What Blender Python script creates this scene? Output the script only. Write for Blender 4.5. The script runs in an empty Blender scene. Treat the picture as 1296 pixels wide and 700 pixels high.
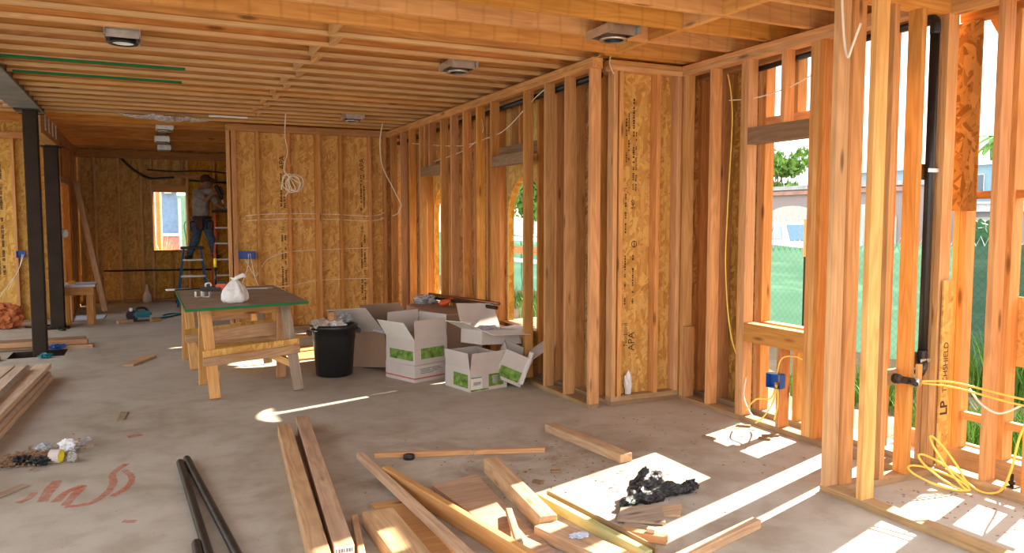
import bpy, bmesh, math, random
from mathutils import Vector, Matrix, noise as mnoise, Euler
random.seed(7)
R = math.radians
S = bpy.context.scene
COL = S.collection

# ------------------------------------------------------------------ camera, light, exposure
cam = bpy.data.cameras.new('camera'); cam.lens = 27.306; cam.sensor_width = 36.0
cam.clip_start = 0.05; cam.clip_end = 500
camo = bpy.data.objects.new('camera', cam); COL.objects.link(camo)
camo.location = (0, 0, 1.5); camo.rotation_euler = (R(90 - 4.2), 0, R(-25.2))
S.camera = camo
S.view_settings.view_transform = 'Standard'; S.view_settings.look = 'None'
S.view_settings.exposure = 1.66; S.view_settings.gamma = 1.0; S.view_settings.use_curve_mapping = False

w = bpy.data.worlds.new('world'); S.world = w; w.use_nodes = True
nt = w.node_tree; nt.nodes.clear()
bg = nt.nodes.new('ShaderNodeBackground'); wo = nt.nodes.new('ShaderNodeOutputWorld')
tc = nt.nodes.new('ShaderNodeTexCoord'); sx = nt.nodes.new('ShaderNodeSeparateXYZ')
cr = nt.nodes.new('ShaderNodeValToRGB')
cr.color_ramp.elements[0].position = 0.45; cr.color_ramp.elements[0].color = (.62, .6, .56, 1)
cr.color_ramp.elements[1].position = 0.55; cr.color_ramp.elements[1].color = (1, 1, 1, 1)
e = cr.color_ramp.elements.new(1.0); e.color = (.70, .83, 1.0, 1)
mr = nt.nodes.new('ShaderNodeMapRange'); mr.inputs[1].default_value = -1; mr.inputs[2].default_value = 1
nt.links.new(tc.outputs['Generated'], sx.inputs[0]); nt.links.new(sx.outputs['Z'], mr.inputs[0])
nt.links.new(mr.outputs[0], cr.inputs[0]); nt.links.new(cr.outputs[0], bg.inputs[0])
bg.inputs[1].default_value = .95
nt.links.new(bg.outputs[0], wo.inputs[0])

sun = bpy.data.lights.new('sun', 'SUN'); sun.energy = 9.5; sun.angle = R(0.6); sun.color = (1, .90, .74)
suno = bpy.data.objects.new('sun', sun); COL.objects.link(suno)
SD = Vector((-math.cos(R(18.3)), -math.sin(R(18.3)), -math.tan(R(33.5)))).normalized()   # the way the light travels
suno.rotation_euler = SD.to_track_quat('-Z', 'Y').to_euler(); suno.location = (12, 8, 10)

# ------------------------------------------------------------------ node helpers and materials
class NT:
    def __init__(s, name, rough=.7, spec=.3, metal=0):
        s.m = bpy.data.materials.new(name); s.m.use_nodes = True; s.t = s.m.node_tree
        s.b = s.t.nodes['Principled BSDF']; s.b.inputs['Roughness'].default_value = rough
        s.b.inputs['Specular IOR Level'].default_value = spec; s.b.inputs['Metallic'].default_value = metal
    def n(s, k, **kw):
        o = s.t.nodes.new(k)
        for a, v in kw.items(): setattr(o, a, v)
        return o
    def put(s, sock, v):
        if isinstance(v, bpy.types.NodeSocket): s.t.links.new(v, sock)
        elif v is not None: sock.default_value = v
    def math(s, op, a, b=None, c=None, clamp=False):
        o = s.n('ShaderNodeMath', operation=op, use_clamp=clamp); s.put(o.inputs[0], a); s.put(o.inputs[1], b)
        if c is not None: s.put(o.inputs[2], c)
        return o.outputs[0]
    def vm(s, op, a, b=None):
        o = s.n('ShaderNodeVectorMath', operation=op); s.put(o.inputs[0], a); s.put(o.inputs[1], b); return o.outputs[0]
    def mapr(s, v, a, b, c=0, d=1):
        o = s.n('ShaderNodeMapRange'); s.put(o.inputs[0], v)
        for i, x in enumerate((a, b, c, d)): o.inputs[i + 1].default_value = x
        return o.outputs[0]
    def mix(s, f, a, b, mode='MIX'):
        o = s.n('ShaderNodeMix', data_type='RGBA', blend_type=mode); s.put(o.inputs[0], f)
        s.put(o.inputs[6], a if isinstance(a, bpy.types.NodeSocket) else (*a, 1)); s.put(o.inputs[7], b if isinstance(b, bpy.types.NodeSocket) else (*b, 1))
        return o.outputs[2]
    def noise(s, vec, scale, detail=3, rough=.55, dist=0):
        o = s.n('ShaderNodeTexNoise'); s.put(o.inputs['Vector'], vec); o.inputs['Scale'].default_value = scale
        o.inputs['Detail'].default_value = detail; o.inputs['Roughness'].default_value = rough; o.inputs['Distortion'].default_value = dist
        return o.outputs[0]
    def vor(s, vec, scale, out='Distance', feature='F1'):
        o = s.n('ShaderNodeTexVoronoi', feature=feature); s.put(o.inputs['Vector'], vec); o.inputs['Scale'].default_value = scale
        return o.outputs[out]
    def obj(s, rnd=37.):
        t = s.n('ShaderNodeTexCoord').outputs['Object']
        if not rnd: return t
        r = s.n('ShaderNodeObjectInfo').outputs['Random']
        cx = s.n('ShaderNodeCombineXYZ'); s.put(cx.inputs[0], s.math('MULTIPLY', r, rnd)); s.put(cx.inputs[1], s.math('MULTIPLY', r, rnd * 3.1)); s.put(cx.inputs[2], s.math('MULTIPLY', r, rnd * 1.7))
        return s.vm('ADD', t, cx.outputs[0])
    def map(s, vec, sc=(1, 1, 1), rot=(0, 0, 0), loc=(0, 0, 0)):
        o = s.n('ShaderNodeMapping'); s.put(o.inputs[0], vec); o.inputs[1].default_value = loc; o.inputs[2].default_value = rot; o.inputs[3].default_value = sc
        return o.outputs[0]
    def var(s, col, v=.25, h=.03):
        r = s.n('ShaderNodeObjectInfo').outputs['Random']
        o = s.n('ShaderNodeHueSaturation'); s.put(o.inputs['Color'], col)
        s.put(o.inputs['Value'], s.mapr(r, 0, 1, 1 - v, 1 + v * .6))
        r2 = s.math('FRACT', s.math('MULTIPLY', r, 7.31)); s.put(o.inputs['Hue'], s.mapr(r2, 0, 1, .5 - h, .5 + h))
        r3 = s.math('FRACT', s.math('MULTIPLY', r, 17.7)); s.put(o.inputs['Saturation'], s.mapr(r3, 0, 1, .92, 1.08))
        return o.outputs[0]
    def bump(s, h, st=.3, d=.01):
        o = s.n('ShaderNodeBump'); o.inputs['Strength'].default_value = st; o.inputs['Distance'].default_value = d
        s.put(o.inputs['Height'], h); s.put(s.b.inputs['Normal'], o.outputs[0])
    def done(s, col): s.put(s.b.inputs['Base Color'], col if isinstance(col, bpy.types.NodeSocket) else (*col, 1)); return s.m

def wood(name, dark, light, v=.22, knots=True, bands=False, dirt=0):
    n = NT(name, .72, .25); c = n.obj()
    st = n.noise(n.map(c, (1.2, 26, 26)), 1.6, 5, .6, .3)
    br = n.noise(n.map(c, (.5, 5, 5)), 1.5, 2, .5)
    ring = n.math('MULTIPLY_ADD', n.math('SINE', n.math('MULTIPLY', br, 70)), .5, .5)
    f = n.math('ADD', n.math('MULTIPLY', n.mapr(st, .3, .7), .6), n.math('MULTIPLY', ring, .4))
    col = n.mix(f, dark, light)
    if bands:
        sp = n.n('ShaderNodeSeparateXYZ'); n.put(sp.inputs[0], c)
        xx = n.math('ADD', sp.outputs[0], n.math('MULTIPLY', n.noise(c, 1.1, 1), .14))
        fr = n.math('FRACT', n.math('MULTIPLY', xx, 5.6))
        line = n.math('ADD', n.mapr(fr, 0, .10, 1, 0), n.mapr(fr, .93, 1, 0, 1))
        col = n.mix(n.math('MULTIPLY', line, .28), col, tuple(x * .45 for x in dark))
        cell = n.math('FLOOR', n.math('MULTIPLY', xx, 5.6))
        wn = n.n('ShaderNodeTexWhiteNoise', noise_dimensions='1D'); n.put(wn.inputs['W'], cell)
        col = n.mix(n.math('MULTIPLY', wn.outputs['Value'], .30), col, light)
    big = n.noise(n.map(c, (.9, 3, 3)), 1.5, 2)
    col = n.mix(n.mapr(big, .45, .75, 0, .35), col, tuple(x * .55 for x in dark))
    if knots:
        k = n.vor(n.map(c, (1.6, 7, 7)), 1.0)
        col = n.mix(n.mapr(k, .05, .13, .85, 0), col, tuple(x * .30 for x in dark))
    if dirt:
        dn = n.noise(c, 9, 5, .65); col = n.mix(n.mapr(dn, .45, .75, 0, dirt), col, (.17, .14, .11))
    n.bump(st, .15, .003)
    return n.done(n.var(col, v, .005))

def osb(name, dark, light, v=.08):
    n = NT(name, .75, .2); c = n.obj(); t = n.n('ShaderNodeTexCoord').outputs['Object']
    col = None; h = None
    for i, (ang, sc) in enumerate(((.25, 7), (1.2, 8), (-.55, 7), (-1.35, 8), (.8, 9), (2.2, 8), (0, 8))):
        wob = n.n('ShaderNodeTexNoise'); n.put(wob.inputs['Vector'], c); wob.inputs['Scale'].default_value = 2.1 + i
        cc = n.vm('ADD', c, n.vm('MULTIPLY', wob.outputs['Color'], (.05, .05, .05)))
        mp = n.map(n.map(cc, (1, 1, 1), (0, 0, ang)), (1, 4.6, 1), (0, 0, 0), (i * 3.1, i, 0))
        vo = n.n('ShaderNodeTexVoronoi'); n.put(vo.inputs['Vector'], mp); vo.inputs['Scale'].default_value = sc
        sep = n.n('ShaderNodeSeparateColor'); n.put(sep.inputs[0], vo.outputs['Color'])
        fc = n.mix(sep.outputs[1], dark, light)
        fib = n.noise(n.map(mp, (2, 40, 1)), 2.0, 2)
        fc = n.mix(n.math('MULTIPLY', fib, .35), fc, tuple(x * .6 for x in dark))
        if col is None: col = fc; h = sep.outputs[1]
        else:
            msk = n.math('GREATER_THAN', sep.outputs[0], .55)
            col = n.mix(msk, col, fc); h = n.math('ADD', n.math('MULTIPLY', h, n.math('SUBTRACT', 1, msk)), n.math('MULTIPLY', sep.outputs[1], msk))
    sp = n.noise(c, 30, 3); col = n.mix(n.mapr(sp, .62, .72, 0, .55), col, tuple(x * .3 for x in dark))
    n.bump(h, .25, .004)
    return n.done(n.var(col, v, .008))

def plain(name, col, rough=.6, spec=.3, metal=0, nz=.12, scale=12, emit=None, trans=0, v=0):
    n = NT(name, rough, spec, metal); c = n.obj(5)
    f = n.noise(c, scale, 4)
    cc = n.mix(n.mapr(f, .3, .7), tuple(max(0, x * (1 - nz)) for x in col), tuple(min(1, x * (1 + nz)) for x in col))
    if v: cc = n.var(cc, v, .01)
    if trans: n.b.inputs['Transmission Weight'].default_value = trans
    return n.done(cc)

M = {}
M['stud'] = wood('fir stud', (.49, .215, .066), (.74, .37, .13), .20)
M['stud_p'] = wood('pale fir stud', (.56, .27, .095), (.79, .45, .19), .12)
M['joist'] = wood('joist', (.50, .19, .04), (.74, .35, .10), .18)
M['edge'] = wood('sawn pale edge', (.62, .35, .14), (.80, .50, .24), .08, False)
M['lvl'] = wood('lvl joist', (.56, .24, .062), (.80, .41, .13), .10, True, True)
M['plate'] = wood('plate', (.34, .20, .095), (.52, .34, .18), .15, True, False, .5)
M['header'] = wood('header', (.22, .125, .06), (.34, .21, .11), .1)
M['lumber'] = wood('loose lumber', (.42, .235, .12), (.62, .41, .24), .14, True, False, .25)
M['grey_wood'] = wood('weathered wood', (.27, .19, .12), (.46, .35, .24), .14, True, False, .4)
M['osb'] = osb('osb', (.56, .265, .045), (.87, .54, .14))
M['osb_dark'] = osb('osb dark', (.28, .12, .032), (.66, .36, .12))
M['ply'] = wood('plywood deck', (.38, .21, .10), (.52, .32, .17), .1, False)
M['black_metal'] = plain('black steel', (.022, .02, .018), .42, .4, 0, .5, 9)
M['rust_metal'] = plain('rusty brown steel', (.036, .024, .016), .75, .2, 0, .2, 5)
M['galv'] = plain('galvanised steel', (.62, .62, .6), .32, .5, .9, .2)
M['steel_beam'] = plain('primed steel', (.21, .215, .20), .6, .4, .1, .25, 4)
M['pvc'] = plain('white plastic', (.82, .82, .8), .4, .4)
M['white'] = plain('white matte', (.8, .8, .78), .8, .2)
M['rope'] = plain('cable cream', (.80, .74, .60), .55, .3)
M['yellow_cable'] = plain('cable yellow', (.85, .58, .10), .45, .4)
M['blue_box'] = plain('blue pvc', (.015, .10, .42), .4, .5)
M['black_plastic'] = plain('black plastic', (.012, .012, .013), .35, .5)
M['green_paint'] = plain('green paint', (.01, .16, .05), .6, .3)
M['ink'] = plain('stamp ink', (.075, .05, .032), .8, .1)
M['orange_paint'] = plain('orange marking paint', (.70, .15, .07), .9, .1)

# ------------------------------------------------------------------ mesh helpers
def setprops(o, label=None, cat=None, group=None, kind=None):
    if label: o['label'] = label
    if cat: o['category'] = cat
    if group: o['group'] = group
    if kind: o['kind'] = kind
    return o
def empty(name, loc=(0, 0, 0), rz=0, label=None, cat=None, group=None, kind=None, rot=None):
    o = bpy.data.objects.new(name, None); COL.objects.link(o); o.location = loc
    o.rotation_euler = rot if rot else (0, 0, rz); o.empty_display_size = .1
    return setprops(o, label, cat, group, kind)
def mat_of(o):
    m = Matrix.LocRotScale(o.location, o.rotation_euler, o.scale)
    return (mat_of(o.parent) @ o.matrix_parent_inverse @ m) if o.parent else m
def link(o, parent=None, world=True):
    COL.objects.link(o)
    if parent:
        o.parent = parent
        if world: o.matrix_parent_inverse = mat_of(parent).inverted()
    return o
def meshobj(name, me, m, parent=None, world=True, smooth=False):
    if m: me.materials.append(M[m] if isinstance(m, str) else m)
    if smooth:
        for p in me.polygons: p.use_smooth = True
    return link(bpy.data.objects.new(name, me), parent, world)
def bmobj(name, bm, m, parent=None, world=True, smooth=False, norm=True):
    if norm: bmesh.ops.recalc_face_normals(bm, faces=bm.faces)
    me = bpy.data.meshes.new(name); bm.to_mesh(me); bm.free()
    return meshobj(name, me, m, parent, world, smooth)
def beam(name, p0, p1, wid, th, m, parent=None, up=(0, 0, 1), bev=.0015, world=True, edge=None, **props):
    """a board from p0 to p1 (centre line); wid is across, th along up"""
    p0, p1 = Vector(p0), Vector(p1); L = (p1 - p0).length
    x = (p1 - p0).normalized(); u = Vector(up); y = u.cross(x)
    if y.length < 1e-4: y = Vector((0, 1, 0)).cross(x)
    y.normalize(); z = x.cross(y)
    bm = bmesh.new(); bmesh.ops.create_cube(bm, size=1)
    bmesh.ops.scale(bm, vec=(L, wid, th), verts=bm.verts)
    if bev: bmesh.ops.bevel(bm, geom=bm.edges[:], offset=bev, segments=1, affect='EDGES')
    me = bpy.data.meshes.new(name); bm.to_mesh(me); bm.free()
    me.materials.append(M[m] if isinstance(m, str) else m)
    if edge:                                   # the sawn narrow edge under a joist is paler wood than its faces
        me.materials.append(M[edge])
        for p in me.polygons:
            if p.normal.z < -.9: p.material_index = 1
    o = bpy.data.objects.new(name, me)
    c = (p0 + p1) / 2
    mt = Matrix(((x.x, y.x, z.x, c.x), (x.y, y.y, z.y, c.y), (x.z, y.z, z.z, c.z), (0, 0, 0, 1)))
    o.location = c; o.rotation_euler = mt.to_euler()
    link(o, parent, world)
    return setprops(o, **props)
def bx(name, x0, x1, y0, y1, z0, z1, m, parent=None, bev=.0015, **props):
    d = (x1 - x0, y1 - y0, z1 - z0); c = ((x0 + x1) / 2, (y0 + y1) / 2, (z0 + z1) / 2)
    k = max(range(3), key=lambda i: d[i])
    if k == 0: return beam(name, (x0, c[1], c[2]), (x1, c[1], c[2]), d[1], d[2], m, parent, (0, 0, 1), bev, **props)
    if k == 1: return beam(name, (c[0], y0, c[2]), (c[0], y1, c[2]), d[0], d[2], m, parent, (0, 0, 1), bev, **props)
    return beam(name, (c[0], c[1], z0), (c[0], c[1], z1), d[1], d[0], m, parent, (1, 0, 0), bev, **props)
def sheet(name, poly, n_axis, at, th, m, parent=None, **props):
    """flat polygon sheet; n_axis 'x': poly is (y,z) pairs, 'y': (x,z), 'z': (x,y); from at to at+th. local X runs along z for walls"""
    cx = sum(p[0] for p in poly) / len(poly); cy = sum(p[1] for p in poly) / len(poly)
    bm = bmesh.new()
    if n_axis == 'x': A = Matrix(((0, 0, 1, at), (0, 1, 0, cx), (-1, 0, 0, cy), (0, 0, 0, 1)))       # local x -> -z
    if n_axis == 'y': A = Matrix(((0, 1, 0, cx), (0, 0, 1, at), (1, 0, 0, cy), (0, 0, 0, 1)))
    if n_axis == 'z': A = Matrix(((1, 0, 0, cx), (0, 1, 0, cy), (0, 0, 1, at), (0, 0, 0, 1)))
    Ai = A.inverted(); vs = []
    for a, b in poly:
        w_ = Vector((at, a, b)) if n_axis == 'x' else Vector((a, at, b)) if n_axis == 'y' else Vector((a, b, at))
        vs.append(bm.verts.new(Ai @ w_))
    f = bm.faces.new(vs); r = bmesh.ops.extrude_face_region(bm, geom=[f])
    bmesh.ops.translate(bm, vec=(0, 0, th), verts=[v for v in r['geom'] if isinstance(v, bmesh.types.BMVert)])
    bmesh.ops.recalc_face_normals(bm, faces=bm.faces)
    me = bpy.data.meshes.new(name); bm.to_mesh(me); bm.free(); me.materials.append(M[m] if isinstance(m, str) else m)
    o = bpy.data.objects.new(name, me); o.location = A.to_translation(); o.rotation_euler = A.to_euler()
    link(o, parent); return setprops(o, **props)
def rect(a0, a1, b0, b1): return [(a0, b0), (a1, b0), (a1, b1), (a0, b1)]
def smoothpath(pts, k=6):
    pts = [Vector(p) for p in pts]
    if len(pts) < 3: return pts
    out = []
    for i in range(len(pts) - 1):
        p0 = pts[max(0, i - 1)]; p1 = pts[i]; p2 = pts[i + 1]; p3 = pts[min(len(pts) - 1, i + 2)]
        for j in range(k):
            t = j / k
            out.append(.5 * ((2 * p1) + (p2 - p0) * t + (2 * p0 - 5 * p1 + 4 * p2 - p3) * t * t + (3 * p1 - p0 - 3 * p2 + p3) * t ** 3))
    out.append(pts[-1]); return out
def tube_bm(bm, pts, r, seg=8, caps=True, rads=None, smooth_k=6, hollow=0):
    P = smoothpath(pts, smooth_k) if smooth_k else [Vector(p) for p in pts]
    n = len(P); prev = None; rings = []
    for i, p in enumerate(P):
        t = (P[min(n - 1, i + 1)] - P[max(0, i - 1)]).normalized()
        if prev is None:
            a = t.cross(Vector((0, 0, 1)));
            if a.length < .1: a = t.cross(Vector((1, 0, 0)))
            a.normalize()
        else: a = (prev - t * prev.dot(t)).normalized()
        prev = a; b = t.cross(a)
        rr = rads[min(len(rads) - 1, int(i / max(1, n - 1) * (len(rads) - 1) + .5))] if rads else r
        rings.append([bm.verts.new(p + (a * math.cos(2 * math.pi * k / seg) + b * math.sin(2 * math.pi * k / seg)) * rr) for k in range(seg)])
    for i in range(n - 1):
        for k in range(seg):
            bm.faces.new((rings[i][k], rings[i][(k + 1) % seg], rings[i + 1][(k + 1) % seg], rings[i + 1][k]))
    if caps: bm.faces.new(rings[0][::-1]); bm.faces.new(rings[-1])
    return rings
def tube(name, pts, r, m, parent=None, seg=8, k=6, smooth=True, **props):
    bm = bmesh.new(); tube_bm(bm, pts, r, seg, smooth_k=k)
    o = bmobj(name, bm, m, parent, smooth=smooth); return setprops(o, **props)
def lathe_bm(bm, prof, seg=32, c=(0, 0, 0), cap0=True, cap1=False):
    rings = [[bm.verts.new((c[0] + r * math.cos(2 * math.pi * k / seg), c[1] + r * math.sin(2 * math.pi * k / seg), c[2] + z)) for k in range(seg)] for r, z in prof]
    for i in range(len(prof) - 1):
        for k in range(seg): bm.faces.new((rings[i][k], rings[i][(k + 1) % seg], rings[i + 1][(k + 1) % seg], rings[i + 1][k]))
    if cap0: bm.faces.new(rings[0][::-1])
    if cap1: bm.faces.new(rings[-1])
def text(name, s, size, mtx, m='ink', parent=None, sx_=1., bold=0):
    cu = bpy.data.curves.new(name, 'FONT'); cu.body = s; cu.size = size; cu.extrude = .0004; cu.align_x = 'CENTER'; cu.align_y = 'CENTER'; cu.offset = bold
    to = bpy.data.objects.new(name, cu); COL.objects.link(to)
    dg = bpy.context.evaluated_depsgraph_get(); me = bpy.data.meshes.new_from_object(to.evaluated_get(dg))
    bpy.data.objects.remove(to); bpy.data.curves.remove(cu)
    me.name = name
    me.transform(Matrix.Diagonal((sx_, 1, 1, 1)))
    me.materials.clear(); me.materials.append(M[m])
    o = bpy.data.objects.new(name, me); o.location = mtx.to_translation(); o.rotation_euler = mtx.to_euler()
    link(o, parent); return o
def frame_m(o, x, y):
    """matrix with local x, y axes along given directions"""
    x = Vector(x).normalized(); y = Vector(y).normalized(); z = x.cross(y)
    return Matrix(((x.x, y.x, z.x, o[0]), (x.y, y.y, z.y, o[1]), (x.z, y.z, z.z, o[2]), (0, 0, 0, 1)))

# ------------------------------------------------------------------ the setting: floor and ceiling
def floor_mat():
    n = NT('concrete floor', .62, .35); c = n.obj(0)
    a = n.noise(c, .9, 5, .6, .4); b = n.noise(c, 5, 6, .65); d = n.noise(c, 38, 4, .7)
    col = n.mix(n.mapr(a, .35, .65), (.37, .315, .24), (.50, .45, .37))
    col = n.mix(n.mapr(b, .42, .7, 0, .5), col, (.54, .49, .41))
    col = n.mix(n.mapr(b, .5, .25, 0, .45), col, (.27, .205, .14))
    col = n.mix(n.mapr(d, .6, .8, 0, .4), col, (.17, .12, .085))
    # rusty, sawdust-brown stains round the cut lumber
    st = n.noise(c, 2.3, 5, .6, 1.0); sp = n.n('ShaderNodeSeparateXYZ'); n.put(sp.inputs[0], c)
    dx = n.math('MULTIPLY', n.math('SUBTRACT', sp.outputs[0], 1.9), .75); dy = n.math('MULTIPLY', n.math('SUBTRACT', sp.outputs[1], 3.9), .8)
    dd = n.math('SQRT', n.math('ADD', n.math('MULTIPLY', dx, dx), n.math('MULTIPLY', dy, dy)))
    msk = n.math('MULTIPLY', n.mapr(dd, .4, 1.5, 1, .0), n.mapr(st, .42, .62))
    col = n.mix(n.math('MULTIPLY', msk, .65), col, (.20, .12, .07))
    fl = n.vor(c, 26); fl2 = n.noise(c, 3.1, 2)
    col = n.mix(n.math('MULTIPLY', n.mapr(fl, .10, .06), n.mapr(fl2, .55, .62)), col, (.10, .07, .05))
    n.bump(n.math('ADD', b, n.math('MULTIPLY', d, .3)), .18, .006)
    n.put(n.b.inputs['Roughness'], n.mapr(b, .3, .7, .48, .75))
    return n.done(col)
M['floor'] = floor_mat()
bm = bmesh.new()
def fcell(x0, x1, y0, y1, z=0): bm.faces.new([bm.verts.new(p) for p in ((x0, y0, z), (x1, y0, z), (x1, y1, z), (x0, y1, z))])
HX0, HX1, HY0, HY1 = -1.40, -.86, 9.80, 10.28
for x0, x1, y0, y1 in ((-6, HX0, -4, 16.4), (HX1, 3.46, -4, 16.4), (HX0, HX1, -4, HY0), (HX0, HX1, HY1, 16.4), (3.46, 4.52, -2, 5.36)): fcell(x0, x1, y0, y1)
fcell(HX0, HX1, HY0, HY1, -.7)
for a, b in (((HX0, HY0), (HX1, HY0)), ((HX1, HY0), (HX1, HY1)), ((HX1, HY1), (HX0, HY1)), ((HX0, HY1), (HX0, HY0))):
    bm.faces.new([bm.verts.new(p) for p in ((*a, 0), (*b, 0), (*b, -.7), (*a, -.7))])
M['pit'] = plain('shade darkened soil', (.05, .037, .027), .95, .1, 0, .4, 15)  # soil colour darkened to stand in for the shade of the pit
fl = bmobj('floor', bm, 'floor', norm=False); fl.data.materials.append(M['pit'])
for f_ in fl.data.polygons:
    if f_.center.z < -.1: f_.material_index = 1
setprops(fl); setprops(fl, kind='structure')

ceiling = empty('ceiling', (0, 0, 2.75), kind='structure')
def ijoist(x0, x1, y, z0, z1, par):
    """wooden I-joist: pale flanges, thin darker web"""
    bm = bmesh.new(); L = x1 - x0; H = z1 - z0; zc = (z0 + z1) / 2
    def bb(w_, a, b, mi):
        r = bmesh.ops.create_cube(bm, size=1, matrix=Matrix.Translation((0, 0, (a + b) / 2 - zc)) @ Matrix.Diagonal((L, w_, b - a, 1)))
        for f in {f for v in r['verts'] for f in v.link_faces}: f.material_index = mi
    bb(.046, z0, z0 + .026, 1); bb(.046, z1 - .034, z1, 1); bb(.014, z0 + .026, z1 - .034, 0)
    me = bpy.data.meshes.new('joist'); bm.to_mesh(me); bm.free(); me.materials.append(M['joist']); me.materials.append(M['edge'])
    o = bpy.data.objects.new('joist', me); o.location = ((x0 + x1) / 2, y, zc); link(o, par); return o
LV = [3.08, 3.48, 3.88, 4.27, 4.66, 5.07]
for y in LV:
    bx('joist', -3, 4.5, y - .022, y + .022, 2.75, 3.02, 'lvl', ceiling)
JY = [5.42 + .348 * i for i in range(16)]
for i, y in enumerate(JY):
    ijoist(-1.02, 3.45, y, 2.75, 3.02, ceiling)
    ijoist(-3.4, -1.25, y + .04, 2.75, 3.02, ceiling)
for y in (11.35, 11.8, 13.6, 15.0, 15.55): bx('joist', -6, 3.45, y - .04, y + .04, 2.75, 2.99, 'joist', ceiling)
for y in (2.6, 2.1, 1.6): bx('joist', -3, 4.5, y - .022, y + .022, 2.75, 3.02, 'lvl', ceiling)
xb = 1.22
ys = [5.09] + JY
for i in range(len(ys) - 1):
    xx = xb + (.04 if i % 2 else -.04)
    if i < 14: bx('blocking', xx - .019, xx + .019, ys[i] + .024, ys[i + 1] - .024, 2.752, 2.985, 'stud_p', ceiling)
ys = [2.6] + LV
for i in range(len(ys) - 1):
    bx('blocking', 3.24, 3.285, ys[i] + .024, ys[i + 1] - .024, 2.752, 3.0, 'lvl', ceiling)
bx('subfloor', -3, 4.56, 1.5, 16, 3.02, 3.045, 'ply', ceiling, bev=0)
# two joists painted green along the lower edge
for y in (JY[5], JY[7]): bx('green_edge', -.98, .34, y - .0245, y + .0245, 2.747, 2.764, 'green_paint', ceiling, bev=0, label='green painted lower edge')

# ------------------------------------------------------------------ framed walls
PB, PT = .038, 2.66
def stud_y(parent, x0, y, z0=PB, z1=PT, m='stud', dx=.089, dy=.038):     # stud in a wall that runs along y
    return bx('stud', x0, x0 + dx, y, y + dy, z0, z1, m, parent)
def stud_x(parent, x, y0, z0=PB, z1=PT, m='stud', dy=.089, dx=.038):
    return bx('stud', x, x + dx, y0, y0 + dy, z0, z1, m, parent)
# --- far right wall: inner row of studs, gap, outer row with OSB and arched openings
wr = empty('wall_right', (3.13, 5.2, 0), kind='structure')
X = 3.13
bx('bottom_plate', X, X + .089, 5.22, 10.85, 0, PB, 'plate', wr)
for z in (2.66, 2.70): bx('top_plate', X - .003 * (z > 2.68), X + .089, 5.20, 10.85, z, z + .039, 'stud', wr)
for y in (5.22, 5.61, 5.97, 6.38, 7.13, 7.50, 7.87, 8.25, 8.585, 9.35, 9.78, 10.16, 10.62): stud_y(wr, X, y)
bx('header', X, X + .089, 6.418, 7.13, 2.02, 2.12, 'header', wr)
bx('header', X, X + .089, 8.623, 9.35, 2.03, 2.15, 'header', wr)
stud_y(wr, X, 9.0, 2.15, PT); stud_y(wr, X, 9.18, 2.15, PT)
bx('sill', X, X + .089, 6.418, 7.13, .40, .438, 'stud', wr)
bx('sill', X, X + .089, 8.623, 9.35, .40, .438, 'stud', wr)
stud_y(wr, X, 6.75, PB, .40); stud_y(wr, X, 9.0, PB, .40)
XO = 3.335
bx('bottom_plate', XO, XO + .089, 5.31, 10.85, 0, PB, 'plate', wr)
bx('top_plate', XO, XO + .089, 5.31, 10.85, 2.66, 2.75, 'stud', wr)
for y in (5.45, 5.80, 6.15, 6.50, 7.42, 7.70, 8.05, 8.40, 8.86, 9.70, 10.0, 10.4, 10.75): stud_y(wr, XO, y)
bx('header', XO, XO + .089, 6.538, 7.42, 2.14, 2.24, 'header', wr)
bx('header', XO, XO + .089, 8.898, 9.70, 2.14, 2.24, 'header', wr)
stud_y(wr, XO, 6.9, 2.24, PT); stud_y(wr, XO, 7.1, 2.24, PT)
bx('sill', XO, XO + .089, 6.538, 7.42, .40, .438, 'stud', wr)
bx('sill', XO, XO + .089, 8.898, 9.70, .40, .438, 'stud', wr)
def arch(y0, y1, zs, zt, a, b, z_lo):
    """OSB sheet from y=a to b with an arched opening y0..y1"""
    pts = [(a, z_lo), (y0, z_lo), (y0, zs)]
    for i in range(1, 16):
        t = math.pi * i / 16; pts.append(((y0 + y1) / 2 - math.cos(t) * (y1 - y0) / 2, zs + math.sin(t) * (zt - zs)))
    return pts + [(y1, zs), (y1, z_lo), (b, z_lo), (b, 2.75), (a, 2.75)]
s1 = sheet('sheathing', arch(6.58, 7.38, 1.50, 1.93, 6.5, 7.46, .42), 'x', 3.425, .011, 'osb', wr)
s2 = sheet('sheathing', arch(8.93, 9.68, 1.50, 1.93, 8.86, 9.74, .42), 'x', 3.425, .011, 'osb', wr)
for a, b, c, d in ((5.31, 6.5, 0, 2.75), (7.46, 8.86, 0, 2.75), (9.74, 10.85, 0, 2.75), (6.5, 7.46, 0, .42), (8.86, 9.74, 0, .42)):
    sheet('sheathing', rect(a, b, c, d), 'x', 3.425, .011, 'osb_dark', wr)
# arch reveals (curved plywood soffit of the deep outer arch)
for y0, y1 in ((6.58, 7.38), (8.93, 9.68)):
    bm = bmesh.new(); rows = []
    pr_ = [(y0, .44), (y0, 1.5)] + [((y0 + y1) / 2 - math.cos(math.pi * i / 16) * (y1 - y0) / 2, 1.5 + math.sin(math.pi * i / 16) * .43) for i in range(1, 16)] + [(y1, 1.5), (y1, .44)]
    for (y, z) in pr_: rows.append([bm.verts.new((x_, y, z)) for x_ in (3.436, 3.495)])
    for i in range(len(rows) - 1): bm.faces.new((rows[i][0], rows[i][1], rows[i + 1][1], rows[i + 1][0]))
    o = bmobj('arch_soffit', bm, 'osb', wr); sm = o.modifiers.new('thick', 'SOLIDIFY'); sm.thickness = .012; sm.offset = 1

bx('rim_board', 3.40, 3.44, 5.31, 15.8, 2.75, 3.02, 'joist', wr)
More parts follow.
